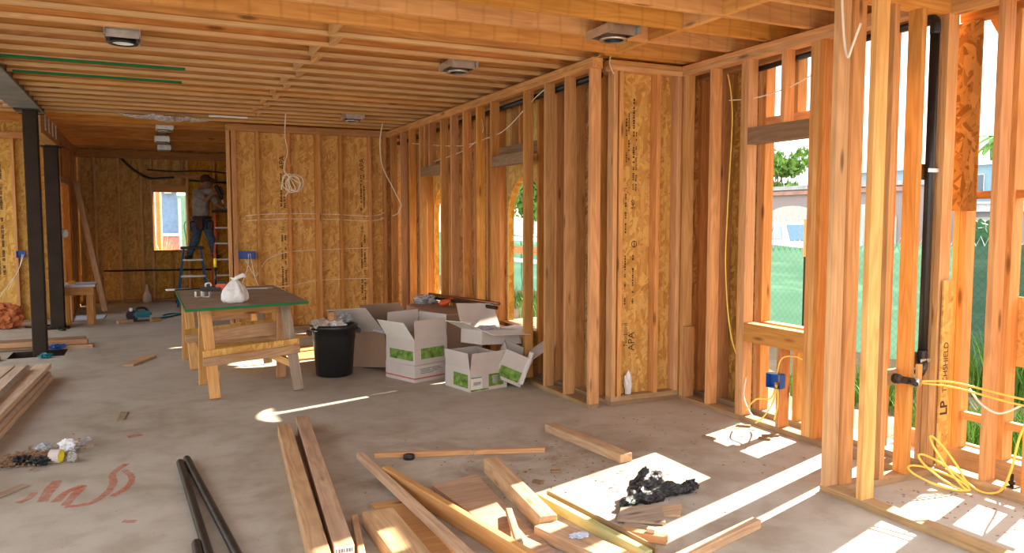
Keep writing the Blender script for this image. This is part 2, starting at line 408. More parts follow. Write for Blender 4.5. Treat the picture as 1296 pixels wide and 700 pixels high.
# --- short return wall facing the camera
wt = empty('wall_return', (3.34, 5.22, 0), kind='structure')
bx('bottom_plate', 3.335, 4.12, 5.22, 5.309, 0, PB, 'plate', wt)
bx('bottom_plate', 3.335, 4.02, 5.221, 5.308, PB, PB + .038, 'plate', wt)
for z in (2.66, 2.70): bx('top_plate', 3.30, 4.12, 5.215 + (z > 2.68) * .004, 5.309, z, z + .039, 'stud_p', wt)
for x_, m_ in ((3.336, 'stud'), (3.391, 'stud'), (3.745, 'stud'), (3.95, 'stud_p'), (3.99, 'stud')): stud_x(wt, x_, 5.221, PB + .038, PT, m_)
sr = sheet('sheathing', rect(3.45, 4.12, 0, 3.02), 'y', 5.312, .011, 'osb', wt)
def vtext(s, x, y, z, size, par, face='-y', m='ink', flip=False):
    if face == '-y': mt = frame_m((x, y, z), (0, 0, 1), (-1, 0, 0))
    else: mt = frame_m((x, y, z), (0, 0, 1), (0, -1, 0)) if face == '+x' else frame_m((x, y, z), (0, 0, 1), (0, 1, 0))
    return text('grade_stamp', s, size, mt, m, par)
def stampbars(par, a, z0, z1, at, axis='y', seed=1, rows=1, size=.018):
    """a column of small print too fine to read: rows of short ink dashes running up a sheet"""
    r_ = random.Random(seed); bm = bmesh.new()
    for k in range(rows):
        z = z0 + r_.uniform(0, .04); aa = a + k * size * 1.7
        while z < z1:
            l = r_.uniform(.006, .02); w_ = size * r_.uniform(.35, .55)
            if r_.random() < .8:
                q = ((aa - w_, z), (aa + w_, z), (aa + w_, z + l), (aa - w_, z + l))
                bm.faces.new([bm.verts.new((u, at, v) if axis == 'y' else (at, u, v)) for u, v in q])
            z += l + r_.uniform(.003, .008) + (r_.uniform(.03, .12) if r_.random() < .06 else 0)
    bmobj('grade_stamp', bm, 'ink', par, norm=False)
yy = 5.3105
vtext('APA', 3.585, yy, .50, .085, sr); vtext('Norbord', 3.525, yy, .56, .052, sr)
vtext('540', 3.585, yy, 1.62, .05, sr)
stampbars(sr, 3.515, .80, 1.25, yy, 'y', 1, 1, .014); stampbars(sr, 3.515, 1.35, 1.75, yy, 'y', 2, 1, .016); stampbars(sr, 3.515, 1.95, 2.35, yy, 'y', 3, 2, .014)
stampbars(sr, 3.59, .80, 1.20, yy, 'y', 4, 1, .016); stampbars(sr, 3.585, 1.68, 2.45, yy, 'y', 5, 1, .018); stampbars(sr, 3.61, 1.70, 2.2, yy, 'y', 6, 1, .012)
bm = bmesh.new(); 
for k in range(24):
    a0, a1 = 2 * math.pi * k / 24, 2 * math.pi * (k + 1) / 24
    q = [bm.verts.new((3.6 + r_ * math.cos(a), yy, 1.30 + r_ * math.sin(a))) for r_, a in ((.028, a0), (.028, a1), (.021, a1), (.021, a0))]; bm.faces.new(q)
q = [bm.verts.new((3.6 + a, yy, 1.30 + b)) for a, b in ((-.004, -.021), (.004, -.021), (.004, .021), (-.004, .021))]; bm.faces.new(q)
bmobj('grade_stamp', bm, 'ink', sr, norm=False)

# --- near right wall with the tall window
wn = empty('wall_right_near', (4.03, 3.2, 0), kind='structure')
X = 3.985
bx('bottom_plate', X, X + .089, 3.10, 5.219, 0, PB, 'plate', wn)
for z in (2.66, 2.70): bx('top_plate', X - .003 * (z > 2.68), X + .089, 2.99, 5.214, z, z + .039, 'stud_p', wn)
for y, m_ in ((5.16, 'stud_p'), (4.83, 'stud_p'), (4.478, 'stud'), (4.44, 'stud_p'), (3.822, 'stud'), (3.784, 'stud_p'), (3.746, 'stud')): stud_y(wn, X, y, m=m_)
stud_y(wn, X, 5.12, PB, .62)
bx('header', X - .004, X + .085, 3.86, 4.44, 2.045, 2.165, 'header', wn)
bx('sill', X, X + .089, 3.86, 4.44, .60, .738, 'stud', wn)
stud_y(wn, X, 4.085, 2.165, PT, 'stud_p'); stud_y(wn, X, 4.06, PB, .60)
XO = 4.22
wn2 = wn
bx('bottom_plate', XO, XO + .089, 3.10, 5.30, 0, PB, 'plate', wn2)
bx('top_plate', XO, XO + .089, 3.10, 5.30, 2.66, 2.75, 'stud', wn2)
for y, m_ in ((5.25, 'stud'), (4.97, 'stud'), (4.75, 'stud'), (4.55, 'stud'), (4.51, 'stud'), (3.84, 'stud'), (3.80, 'stud'), (3.76, 'stud'), (3.72, 'stud'), (3.52, 'stud'), (3.48, 'stud'), (3.44, 'stud'), (3.27, 'stud'), (3.14, 'stud'), (3.10, 'stud')): stud_y(wn2, XO, y, m=m_)
bx('header', XO, XO + .089, 3.88, 4.51, 2.17, 2.26, 'stud', wn2)
bx('sill', XO, XO + .089, 3.88, 4.51, .60, .725, 'stud', wn2)
stud_y(wn2, XO, 4.20, 2.26, PT, 'stud'); stud_y(wn2, XO, 4.14, PB, .62, 'stud')
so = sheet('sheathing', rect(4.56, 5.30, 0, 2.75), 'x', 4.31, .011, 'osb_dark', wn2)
stampbars(so, 4.77, .5, 2.35, 4.3085, 'x', 8, 2, .03)

sheet('sheathing', rect(4.10, 4.32, 0, 3.02), 'y', 5.312, .011, 'osb_dark', wn)
bx('rim_board', 4.27, 4.31, 3.10, 5.32, 2.752, 3.02, 'joist', wn)
bx('joist', 3.24, 4.3, 5.20, 5.30, 2.76, 3.02, 'lvl', wn)
# --- partition in front and the alcove behind it
wp = empty('wall_partition', (3.4, 3.05, 0), kind='structure')
X = 3.33
bx('bottom_plate', X, X + .089, -1.0, 3.08, 0, PB, 'plate', wp)
for z in (2.66, 2.70): bx('top_plate', X, X + .089, -1.0, 3.08, z, z + .039, 'stud', wp)
stud_y(wp, X, 3.035, m='stud_p'); bx('stud', X + .091, X + .18, 3.018, 3.056, PB, PT, 'stud', wp)
stud_y(wp, X, 2.80, m='stud_p')
for y in (1.5, 1.1, .7): stud_y(wp, X, y)
bx('bottom_plate', X + .09, 4.14, 2.99, 3.079, 0, PB, 'plate', wp)
bx('top_plate', X + .09, 4.14, 2.99, 3.079, 2.66, 2.75, 'stud', wp)
stud_x(wp, 3.69, 2.99, m='stud'); stud_x(wp, 3.90, 2.985, m='stud')
bx('blocking', 3.98, 4.16, 3.08, 3.10, 1.73, 1.82, 'header', wp)
bx('blocking', 3.98, 4.16, 3.08, 3.10, .63, .72, 'header', wp)
bx('blocking', 3.75, 3.93, 3.06, 3.09, .55, .64, 'plate', wp)
wa = empty('wall_alcove', (4.14, 3.0, 0), kind='structure')
X = 4.14
bx('bottom_plate', X, X + .089, -1.0, 2.985, 0, .06, 'plate', wa)
for z in (2.66, 2.70): bx('top_plate', X, X + .089, -1.0, 3.08, z, z + .039, 'stud_p', wa)
for y, m_ in ((3.04, 'stud'), (3.0, 'stud_p'), (2.68, 'stud'), (2.45, 'stud'), (1.93, 'stud'), (1.5, 'stud')): stud_y(wa, X, y, .06, m=m_)
XO = 4.40
bx('rim_board', 4.45, 4.49, -1.0, 3.12, 2.752, 3.02, 'joist', wa)
bx('bottom_plate', XO, XO + .089, -1.0, 3.12, 0, .12, 'plate', wa)
bx('top_plate', XO, XO + .089, -1.0, 3.12, 2.66, 2.75, 'stud', wa)
for y, m_ in ((3.07, 'stud'), (3.03, 'stud_p'), (2.755, 'stud_p'), (2.33, 'stud_p'), (1.93, 'stud'), (1.5, 'stud')): stud_y(wa, XO, y, .12, m=m_)
bx('rail', XO + .02, XO + .06, 2.37, 3.03, 1.62, 1.665, 'stud', wa)
bx('rail', XO + .02, XO + .06, 2.37, 3.03, .30, .345, 'stud', wa)
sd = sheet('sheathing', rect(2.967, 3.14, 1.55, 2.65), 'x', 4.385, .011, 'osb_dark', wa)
sheet('sheathing', rect(2.45, 2.84, .66, 1.06), 'x', 4.49, .012, 'osb', wa)
lp = sheet('sheathing', rect(4.15, 4.236, .06, 1.15), 'y', 2.974, .011, 'osb', wa)
text('grade_stamp', 'LP', .085, frame_m((4.192, 2.9735, .40), (0, 0, 1), (-1, 0, 0)), 'ink', lp, 1.0, .002)
text('grade_stamp', 'TECHSHIELD', .055, frame_m((4.192, 2.9735, .64), (0, 0, 1), (-1, 0, 0)), 'ink', lp, .95)
beam('brace', (4.60, 3.09, 2.94), (4.60, 2.60, 2.05), .02, .20, 'osb_dark', wa, up=(0, -.7, .7))

# --- OSB wall in the middle, facing the camera
wc = empty('wall_centre', (1.0, 10.85, 0), kind='structure')
Y = 10.85
bx('bottom_plate', 1.0, 3.45, Y, Y + .089, 0, PB, 'plate', wc)
bx('top_plate', 1.0, 3.45, Y, Y + .089, 2.66, 2.75, 'stud', wc)
for x_, m_ in ((.985, 'stud_p'), (1.06, 'stud'), (1.35, 'stud'), (1.755, 'stud'), (2.125, 'stud'), (2.163, 'stud'), (2.46, 'stud'), (2.87, 'stud'), (3.09, 'stud'), (3.2, 'stud')): stud_x(wc, x_, Y, m=m_)
bx('blocking', 1.04, 1.06, Y, Y + .089, 0, 2.66, 'stud', wc)
sc_ = sheet('sheathing', rect(.985, 3.45, 0, 2.75), 'y', Y + .091, .011, 'osb', wc)
for k, x_ in enumerate((1.70, 2.80)):
    vtext('APA', x_, Y + .0895, 2.27, .10, sc_)
    stampbars(sc_, x_ - .02, 1.62, 2.12, Y + .0895, 'y', 20 + k, 2, .025); vtext('540', x_ - .01, Y + .0895, 1.36, .06, sc_)
    stampbars(sc_, x_ - .02, .35, 1.28, Y + .0895, 'y', 30 + k, 2, .025)
# --- back wall with a small window
wb = empty('wall_back', (-1.1, 15.7, 0), kind='structure')
Y = 15.7
bx('bottom_plate', -1.15, 3.4, Y, Y + .089, 0, PB, 'plate', wb)
for z in (2.60, 2.67): bx('top_plate', -1.15, 3.4, Y - .002 * (z > 2.62), Y + .089, z, z + .068, 'stud', wb)
for x_ in (-1.05, -.82, -.44, -.08, .09, .70, 1.17): stud_x(wb, x_, Y, z1=2.6, m='edge')
bx('rail', .02, .92, Y - .04, Y - .002, 2.27, 2.33, 'stud', wb)
bx('header', .128, .70, Y, Y + .089, 2.0, 2.14, 'stud', wb); bx('sill', .128, .70, Y, Y + .089, .90, .938, 'stud', wb)
stud_x(wb, .40, Y, PB, .90); stud_x(wb, .40, Y, 2.14, 2.6); stud_x(wb, .62, Y, 2.14, 2.6)
for r_ in (rect(-3, .155, 0, 3.02), rect(.685, 3.44, 0, 3.02), rect(.155, .685, 0, .93), rect(.155, .685, 2.0, 3.02)): sheet('sheathing', r_, 'y', Y + .091, .011, 'osb', wb)
sheet('sheathing', rect(10.95, 15.8, 0, 2.75), 'x', 3.43, .011, 'osb', wr)
po = empty('sun_blocker', (5, 7, 0), kind='structure')  # added unseen panels outside, cutting the sun through the near arch to a sliver
M['blocker_grey'] = plain('grey sun blocker', (.4, .38, .34), .95, .1)
bx('panel', 5.0, 5.1, 6.3, 7.48, -.5, 2.9, 'blocker_grey', po); bx('panel', 5.0, 5.1, 7.56, 8.0, -.5, 2.9, 'blocker_grey', po)
# --- hallway left wall
wl = empty('wall_left', (-1.15, 12.5, 0), kind='structure')
bx('bottom_plate', -1.15, -1.06, 12.45, 15.7, 0, PB, 'plate', wl)
bx('top_plate', -1.15, -1.06, 12.45, 15.7, 2.6, 2.75, 'stud', wl)
for y in (12.45, 12.6, 13.9, 14.3, 14.7, 15.1, 15.5): stud_y(wl, -1.15, y, z1=2.6)
sheet('sheathing', rect(13.95, 15.69, 0, 2.75), 'x', -1.165, .011, 'osb', wl)
bx('header', -1.15, -1.06, 12.64, 13.9, 2.02, 2.12, 'stud', wl); sheet('sheathing', rect(12.45, 13.95, 2.12, 2.75), 'x', -1.165, .011, 'osb', wl)
# --- OSB wall at the far left
wf = empty('wall_far_left', (-3, 13.2, 0), kind='structure')
Y = 13.2
bx('bottom_plate', -6, -1.15, Y, Y + .089, 0, PB, 'plate', wf); bx('top_plate', -6, -1.15, Y, Y + .089, 2.66, 2.75, 'stud', wf)
for x_ in (-1.25, -1.45, -1.72, -2.15, -2.55, -2.95): stud_x(wf, x_, Y, m='stud')
sf = sheet('sheathing', rect(-6, -1.16, 0, 3.0), 'y', Y + .091, .011, 'osb', wf)
stampbars(sf, -2.05, .7, 2.3, Y + .0895, 'y', 40, 4, .035)

# @@OBJECTS@@
# ------------------------------------------------------------------ more materials
def cardboard(name, c1, c2):
    n = NT(name, .85, .15); c = n.obj(5)
    f = n.noise(n.map(c, (2, 60, 2)), 1.5, 3); g = n.noise(c, 7, 3)
    col = n.mix(n.math('MULTIPLY', n.math('ADD', f, g), .5), c1, c2); return n.done(col)
M['card'] = cardboard('white lined cardboard', (.46, .39, .34), (.64, .57, .52))
M['card_in'] = cardboard('white cardboard', (.66, .62, .54), (.80, .76, .68))
M['card_brown'] = cardboard('brown cardboard', (.30, .185, .115), (.42, .27, .18))
M['print_green'] = plain('green print', (.15, .25, .05), .8, .15, 0, .6, 22)
M['print_red'] = plain('red print', (.50, .10, .09), .8, .15)
M['print_grey'] = plain('grey print', (.20, .19, .18), .8, .15)
def filmy(name, col, rough, tw, bumpst=.6, sc=9):
    n = NT(name, rough, .6); c = n.obj(9); f = n.noise(c, sc, 4, .6, 1.2); n.bump(f, bumpst, .03)
    n.b.inputs['Subsurface Weight'].default_value = 0
    n.b.inputs['Transmission Weight'].default_value = tw
    return n.done(col)
M['bag_white'] = filmy('white plastic film', (.88, .88, .87), .35, .15)
M['bag_black'] = filmy('black plastic film', (.008, .008, .009), .16, 0, .9, 26)
M['film_clear'] = filmy('clear plastic film', (.8, .84, .88), .15, .55, 1.0, 20)
M['foil'] = filmy('aluminium foil', (.75, .74, .72), .22, 0, 1.0, 45); M['foil'].node_tree.nodes['Principled BSDF'].inputs['Metallic'].default_value = 1
M['orange_plastic'] = plain('orange plastic', (.75, .12, .03), .4, .5)
M['yellow_plastic'] = plain('yellow plastic', (.85, .68, .02), .45, .4)
M['red'] = plain('red', (.6, .05, .03), .5, .4)
M['teal'] = plain('teal plastic', (.01, .16, .20), .4, .5)
M['cloth_orange'] = plain('orange fabric', (.48, .15, .06), .85, .1, 0, .3, 20)
M['skin'] = plain('skin', (.30, .16, .10), .6, .3)
M['shirt'] = plain('grey shirt', (.34, .31, .28), .9, .1, 0, .25, 12)
M['denim'] = plain('denim', (.07, .12, .18), .9, .1, 0, .4, 25)
M['leather'] = plain('brown leather', (.10, .03, .02), .6, .3, 0, .4, 20)
M['cap'] = plain('brown cap', (.09, .045, .03), .9, .1)
M['ladder_blue'] = plain('blue fibreglass', (.02, .12, .30), .4, .4)
M['ladder_orange'] = plain('orange fibreglass', (.75, .13, .03), .4, .4)
M['alu'] = plain('aluminium', (.65, .65, .64), .4, .5, .6)
M['glass_dark'] = plain('car glass', (.10, .18, .26), .12, .7)
M['wrap'] = plain('paper white blue', (.55, .6, .68), .7, .2, 0, .2)
M['orange_wood'] = wood('orange board', (.46, .22, .08), (.64, .36, .16), .05, True)

def crumple(name, loc, size, m, parent=None, seed=0, amp=.35, fr=2.2, sub=3, rot=(0, 0, 0), flat=None, **props):
    bm = bmesh.new(); bmesh.ops.create_icosphere(bm, subdivisions=sub, radius=1)
    o3 = Vector((seed * 7.3, seed * 3.1, seed))
    for v in bm.verts:
        n_ = mnoise.noise(v.co * fr + o3) + .5 * mnoise.noise(v.co * fr * 2.3 + o3)
        rd = abs(mnoise.noise(v.co * fr * 1.6 + o3 * 2))
        v.co *= 1 + amp * (n_ - 1.1 * rd)
        v.co = Vector((v.co.x * size[0], v.co.y * size[1], v.co.z * size[2]))
        if flat is not None and v.co.z < -flat: v.co.z = -flat
    o = bmobj(name, bm, m, None, smooth=False); o.location = loc; o.rotation_euler = rot
    if parent: o.parent = parent; o.matrix_parent_inverse = mat_of(parent).inverted()
    return setprops(o, **props)
def blob(name, caps, m, parent=None, vox=.012, smooth=6, loc=(0, 0, 0), world=False, **props):
    """one continuous skin over tapered capsules (p0,r0,p1,r1)"""
    bm = bmesh.new()
    for p0, r0, p1, r1 in caps:
        p0, p1 = Vector(p0), Vector(p1); n = 5
        for i in range(n + 1):
            t = i / n; r_ = r0 + (r1 - r0) * t
            bmesh.ops.create_icosphere(bm, subdivisions=2, radius=r_, matrix=Matrix.Translation(p0.lerp(p1, t))) if i in (0, n) else None
        tube_bm(bm, [p0, p1], r0, 12, rads=[r0, r1], smooth_k=0)
    o = bmobj(name, bm, m, parent, world=world, smooth=True); o.location = loc
    r = o.modifiers.new('skin', 'REMESH'); r.mode = 'VOXEL'; r.voxel_size = vox; r.use_smooth_shade = True
    if smooth: q = o.modifiers.new('soft', 'SMOOTH'); q.iterations = smooth; q.factor = .5
    return setprops(o, **props)
def lb(bm, x0, x1, y0, y1, z0, z1):
    r = bmesh.ops.create_cube(bm, size=1, matrix=Matrix.Translation(((x0 + x1) / 2, (y0 + y1) / 2, (z0 + z1) / 2)) @ Matrix.Diagonal((x1 - x0, y1 - y0, z1 - z0, 1)))
def boxpart(name, x0, x1, y0, y1, z0, z1, m, parent, bev=0, rot=None, piv=None):
    bm = bmesh.new(); lb(bm, x0, x1, y0, y1, z0, z1)
    if bev: bmesh.ops.bevel(bm, geom=bm.edges[:], offset=bev, segments=2, affect='EDGES')
    if rot: bmesh.ops.rotate(bm, cent=piv or (0, 0, 0), matrix=Euler(rot).to_matrix(), verts=bm.verts)
    return bmobj(name, bm, m, parent, world=False)

# ------------------------------------------------------------------ steel frame and ceiling fittings
sb = empty('steel_beam', (-1.135, 7.7, 2.70), label='grey steel I-beam carrying the joists, top left of the photo', cat='beam')
bm = bmesh.new(); lb(bm, -1.27, -1.0, 4.9, 10.4, 2.70, 2.716); lb(bm, -1.145, -1.125, 4.9, 10.4, 2.716, 2.965); lb(bm, -1.27, -1.0, 4.9, 10.4, 2.965, 2.98)
bmobj('web_and_flanges', bm, 'steel_beam', sb)
bx('nailer_board', -1.12, -1.03, 4.9, 10.4, 2.718, 2.96, 'header', sb)
bx('end_plate', -1.26, -1.01, 10.402, 10.415, 2.69, 2.98, 'black_metal', sb)
gb = empty('timber_beam', (-1.12, 11.4, 2.5), label='wooden beam running on from the steel beam to the far black post', cat='beam')
bx('beam', -1.19, -1.05, 10.42, 12.6, 2.50, 2.745, 'stud', gb)
for y in (10.8, 11.2, 11.6, 12.0): bx('hanger', -1.05, -1.035, y, y + .05, 2.56, 2.74, 'galv', gb, label='galvanised joist hanger')
for k in range(10):
    y = 6.9 + .348 * k + .04
    tagn = bx('joist_hanger', -1.36, -1.29, y - .022, y + .022, 2.735, 2.749, 'galv', None, bev=0)
    setprops(tagn, 'galvanised hanger tab under a joist along the left side of the steel beam', 'hanger', 'joist hangers along the steel beam')
sp = empty('steel_post', (-1.11, 10.05, -.3), label='black square steel post standing in the floor pit', cat='post')
bx('tube', -1.18, -1.04, 9.98, 10.12, -.3, 2.69, 'rust_metal', sp, bev=.008)
bx('cap_plate', -1.25, -1.02, 9.93, 10.17, 2.685, 2.699, 'black_metal', sp); bx('base_plate', -1.27, -.95, 9.9, 10.2, -.299, -.28, 'rust_metal', sp)
sp = empty('steel_post', (-1.13, 12.3, 0), label='black steel post farther back, beside the doorway framing', cat='post')
bx('tube', -1.22, -1.05, 12.22, 12.40, .012, 2.48, 'rust_metal', sp, bev=.008); bx('base_plate', -1.27, -1.0, 12.17, 12.42, 0, .014, 'rust_metal', sp); bx('cap_plate', -1.25, -1.02, 12.19, 12.41, 2.48, 2.496, 'rust_metal', sp)

def can_light(loc, label, rz=0, lamp=False):
    t = empty('recessed_light', loc, R(90), label=label, cat='ceiling light', group='recessed light housings between the joists')
    bm = bmesh.new()
    lathe_bm(bm, [(.068, -.055), (.092, -.055), (.092, -.045), (.080, -.04), (.080, .10), (.05, .12)], 28, cap0=False, cap1=True); bmobj('housing', bm, 'black_metal' if lamp else 'galv', t, world=False, smooth=True)
    bm = bmesh.new(); lathe_bm(bm, [(.066, -.05), (.058, .02), (.03, .05)], 24, cap0=False, cap1=True); bmobj('socket', bm, 'white' if lamp else 'black_plastic', t, world=False, smooth=True)
    for s_ in (-1, 1):
        bm = bmesh.new(); lb(bm, -.17, .17, s_ * .105 - .002, s_ * .105 + .002, -.03, .03)
        for q in range(4): lb(bm, -.16 + q * .1, -.14 + q * .1, s_ * .105 - .004, s_ * .105 + .004, -.02, .02)
        bmobj('hanger_bar', bm, 'galv', t, world=False)
        boxpart('bracket', s_ * .11 - .004, s_ * .11 + .004, -.10, .10, -.035, .05, 'galv', t)
    boxpart('junction_box', .115, .17, -.04, .04, -.02, .045, 'galv', t)
    return t
can_light((-.10, 5.95, 2.735), 'recessed ceiling light nearest the left edge, square bracket showing', lamp=True)
can_light((2.84, 4.46, 2.735), 'recessed ceiling light above the corner of the right wall, nearest the viewer')
can_light((2.32, 5.95, 2.735), 'recessed ceiling light in the joists left of the jutting stud wall corner')
can_light((2.30, 9.42, 2.735), 'recessed ceiling light above the OSB wall in the middle')
can_light((.27, 11.58, 2.735), 'recessed ceiling light at the start of the back hallway')
can_light((.27, 13.35, 2.735), 'recessed ceiling light in the middle of the back hallway')
can_light((.33, 14.9, 2.735), 'recessed ceiling light over the far end of the back hallway')
# foil and white strip hanging under the joists
bm = bmesh.new(); N = 60
rows = []
for i in range(N + 1):
    t = i / N; x = -.24 + t * 1.02; row = []
    wd = (.02 + .12 * math.sin(math.pi * min(1, t * 1.05))) * (.35 if abs(t - .62) < .05 else 1)
    for j in range(9):
        u = j / 8 - .5
        y = 10.0 + t * .12 + u * wd * 2 + .015 * mnoise.noise(Vector((i * .5, j * .9, 1)))
        z = 2.71 - .05 * math.sin(math.pi * t) * (1 - 4 * u * u) - .02 * abs(math.sin(t * 9)) + .016 * mnoise.noise(Vector((i * .7, j * 1.3, 4)))
        row.append(bm.verts.new((x, y, z)))
    rows.append(row)
for i in range(N):
    for j in range(8): bm.faces.new((rows[i][j], rows[i + 1][j], rows[i + 1][j + 1], rows[i][j + 1]))
o = bmobj('foil_duct', bm, 'foil', norm=False); setprops(o, 'crumpled silver foil sleeve hanging under the joists near the hallway', 'foil'); mo = o.modifiers.new('t', 'SOLIDIFY'); mo.thickness = .002
bx('white_strip', .72, 1.16, 10.0, 10.05, 2.722, 2.742, 'pvc', None, label='white metal strip beside the silver foil under the joists', cat='strip')

# ------------------------------------------------------------------ pipes in the walls
t = empty('drain_pipe', (4.02, 3.05, 1.6), label='black drain pipe running down the stud wall on the right, elbows at both ends', cat='pipe')
tube('pipe', [(4.085, 3.045, .70), (4.085, 3.045, 2.58)], .026, 'black_plastic', t, 14, 0)
tube('elbow', [(4.085, 3.045, 2.55), (4.085, 3.045, 2.61), (4.087, 3.06, 2.63), (4.09, 3.10, 2.635), (4.092, 3.12, 2.635)], .029, 'black_plastic', t, 14, 4)
tube('elbow', [(4.085, 3.045, .74), (4.085, 3.045, .68), (4.07, 3.03, .655), (4.02, 3.0, .64), (3.97, 2.975, .63)], .028, 'black_plastic', t, 14, 4)
tube('pipe', [(4.09, 3.09, 2.635), (4.12, 3.35, 2.635), (4.15, 3.8, 2.635)], .022, 'black_plastic', t, 12, 0)
for z in (1.78, .68): bx('strap', 4.04, 4.13, 3.018, 3.024, z - .012, z + .012, 'galv', t, label='metal pipe strap')
t = empty('shower_valve', (3.86, 2.98, .6), label='dark brass valve body with couplings fixed across a stud, yellow cable beside it', cat='valve')
tube('valve_body', [(3.80, 2.98, .605), (3.93, 2.95, .58)], .02, 'rust_metal', t, 12, 0)
tube('coupling', [(3.78, 2.985, .61), (3.81, 2.98, .605)], .028, 'black_metal', t, 12, 0); tube('coupling', [(3.90, 2.955, .585), (3.925, 2.95, .58)], .026, 'galv', t, 12, 0)
tube('spout_stub', [(3.86, 2.965, .595), (3.85, 2.90, .585)], .014, 'black_metal', t, 10, 0)
bx('wood_tab', 3.935, 3.97, 2.955, 2.975, .555, .68, 'stud_p', t)
tube('drain_pipe', [(3.262, 5.3, 2.63), (3.262, 7.9, 2.60), (3.262, 10.7, 2.57)], .026, 'black_plastic', None, 12, 0, label='black pipe running high behind the studs of the long right wall', cat='pipe')
tube('drain_pipe', [(4.11, 3.9, 2.62), (4.11, 4.5, 2.60)], .02, 'black_plastic', None, 12, 0, label='black pipe behind the top of the tall window framing', cat='pipe')

# ------------------------------------------------------------------ cables
def cab(pts, label, m='rope', r=.0045, name='cable', **kw): return tube(name, pts, r, m, None, 6, 7, label=label, cat='cable', **kw)
def coil_pts(c, r0, n, wob, tilt, seed, ax='y'):
    rnd = random.Random(seed); P = []
    for k in range(n * 10):
        a = 2 * math.pi * k / 10; r_ = r0 * (1 + .18 * math.sin(k * .37 + seed)); dx = r_ * math.cos(a); dz = r_ * 1.15 * math.sin(a)
        P.append((c[0] + dx + rnd.uniform(-wob, wob) + .035 * math.sin(k * .13), c[1] + tilt * math.sin(a + k * .1), c[2] + dz + rnd.uniform(-wob, wob)))
    return P
cab([(1.545, 9.59, 2.76), (1.53, 9.59, 2.5), (1.555, 9.59, 2.3), (1.515, 9.59, 2.15), (1.53, 9.59, 2.05)] + coil_pts((1.61, 9.59, 1.93), .085, 4, .008, .03, 3) +
    [(1.54, 9.59, 2.03), (1.49, 9.59, 1.94), (1.475, 9.59, 1.85), (1.50, 9.59, 2.0), (1.545, 9.59, 2.04), (1.57, 9.59, 1.95), (1.565, 9.59, 1.86), (1.52, 9.59, 1.77)],
    'white cable with a tied coil hanging in front of the OSB wall', r=.006)
cab([(2.84, 10, 2.76), (2.80, 10, 2.5), (2.83, 10, 2.2), (2.95, 10, 1.95), (3.07, 10, 1.72), (3.08, 10, 1.68), (3.03, 10, 1.58), (2.96, 10, 1.55)], 'white cable hanging in a curve beside the corner of the OSB wall', r=.007)
for z, lab in ((1.57, 'upper horizontal white cable across the OSB wall, above its twin'), (1.50, 'lower of two close horizontal white cables across the OSB wall')):
    cab([(1.2, 10.86, z - .02), (1.45, 10.87, z), (1.9, 10.87, z + .01), (2.4, 10.87, z), (2.9, 10.87, z - .02), (3.1, 10.87, z + .03)], lab, r=.006)
cab([(1.15, 10.86, 1.05), (1.30, 10.87, .75), (1.38, 10.87, .85), (1.50, 10.87, .98), (1.76, 10.87, 1.06), (2.2, 10.87, 1.08), (2.9, 10.87, 1.10)], 'white cable curving up from the blue box on the OSB wall')
cab([(1.38, 10.87, .60), (1.7, 10.87, .59), (2.2, 10.87, .66), (2.9, 10.87, .66)], 'lowest horizontal white cable on the OSB wall, below table height')
cab([(1.22, 10.79, 1.05), (1.20, 10.78, .85), (1.10, 10.74, .60)], 'loose white cable trailing left from the blue box on the OSB wall')
cab([(1.24, 10.79, 1.05), (1.30, 10.76, .7), (1.40, 10.76, .5)], 'loose white cable trailing right from the blue box on the OSB wall')
cab([(3.17, 9.9, 2.5), (3.19, 8.2, 2.32), (3.19, 7.4, 2.33), (3.19, 6.9, 2.38), (3.2, 6.2, 2.62), (3.2, 5.5, 2.72), (3.25, 5.25, 2.78)], 'white cable threaded high through the studs of the long right wall')
cab([(3.19, 9.0, 2.2), (3.19, 8.0, 2.26), (3.19, 7.5, 2.40), (3.18, 7.55, 2.62)], 'second white cable sagging between the top ends of the right wall studs')
cab([(3.30, 5.17, 2.62), (3.28, 5.20, 2.70), (3.31, 5.22, 2.80)], 'short white cable end poking out above the corner of the stud walls')
cab([(3.322, 3.02, 2.72), (3.318, 3.01, 2.60), (3.318, 2.99, 2.42), (3.318, 2.965, 2.34), (3.32, 2.945, 2.38), (3.335, 2.905, 2.50)], 'white cable hanging in a V against the near partition post', r=.007)
cab([(4.03, 4.72, 2.60), (4.03, 4.68, 2.45), (4.03, 4.66, 2.2), (4.02, 4.68, 1.6), (4.03, 4.70, 1.1), (4.03, 4.62, .6), (4.03, 4.44, .32)], 'yellow cable hanging down inside the stud bay left of the tall window', 'yellow_cable', .005)
cab([(4.03, 4.70, 2.40), (4.03, 4.40, 2.38), (4.03, 4.08, 2.41), (4.03, 3.84, 2.47)], 'white cable threaded through the short studs above the tall window')
def ebox(loc, rz, label, n=1, m='blue_box'):
    t = empty('electrical_box', loc, rz, label=label, cat='electrical box')
    W = .052 * n + .004
    bm = bmesh.new(); lb(bm, -W, W, .03, .034, -.05, .05)
    for a in ((-W, W, -.03, .03, .046, .05), (-W, W, -.03, .03, -.05, -.046), (-W, -W + .004, -.03, .03, -.05, .05), (W - .004, W, -.03, .03, -.05, .05)): lb(bm, *a)
    bmobj('box', bm, m, t, world=False)
    for k in range(2): boxpart('screw_tab', -.008, .008, -.031, -.026, (.038 if k else -.046), (.046 if k else -.038), m, t)
    return t
ebox((3.955, 4.075, .375), R(-75), 'blue electrical box on the short stud under the tall window')
bx('wood_block', 3.96, 4.0, 4.06, 4.09, .33, .36, 'stud', None, label='small wooden block nailed under the blue box below the window', cat='block')
cab([(3.95, 4.06, .35), (3.92, 4.08, .25), (3.90, 4.2, .22), (3.90, 4.30, .12)], 'yellow cable end pointing down left from the blue box below the window', 'yellow_cable', .0055)
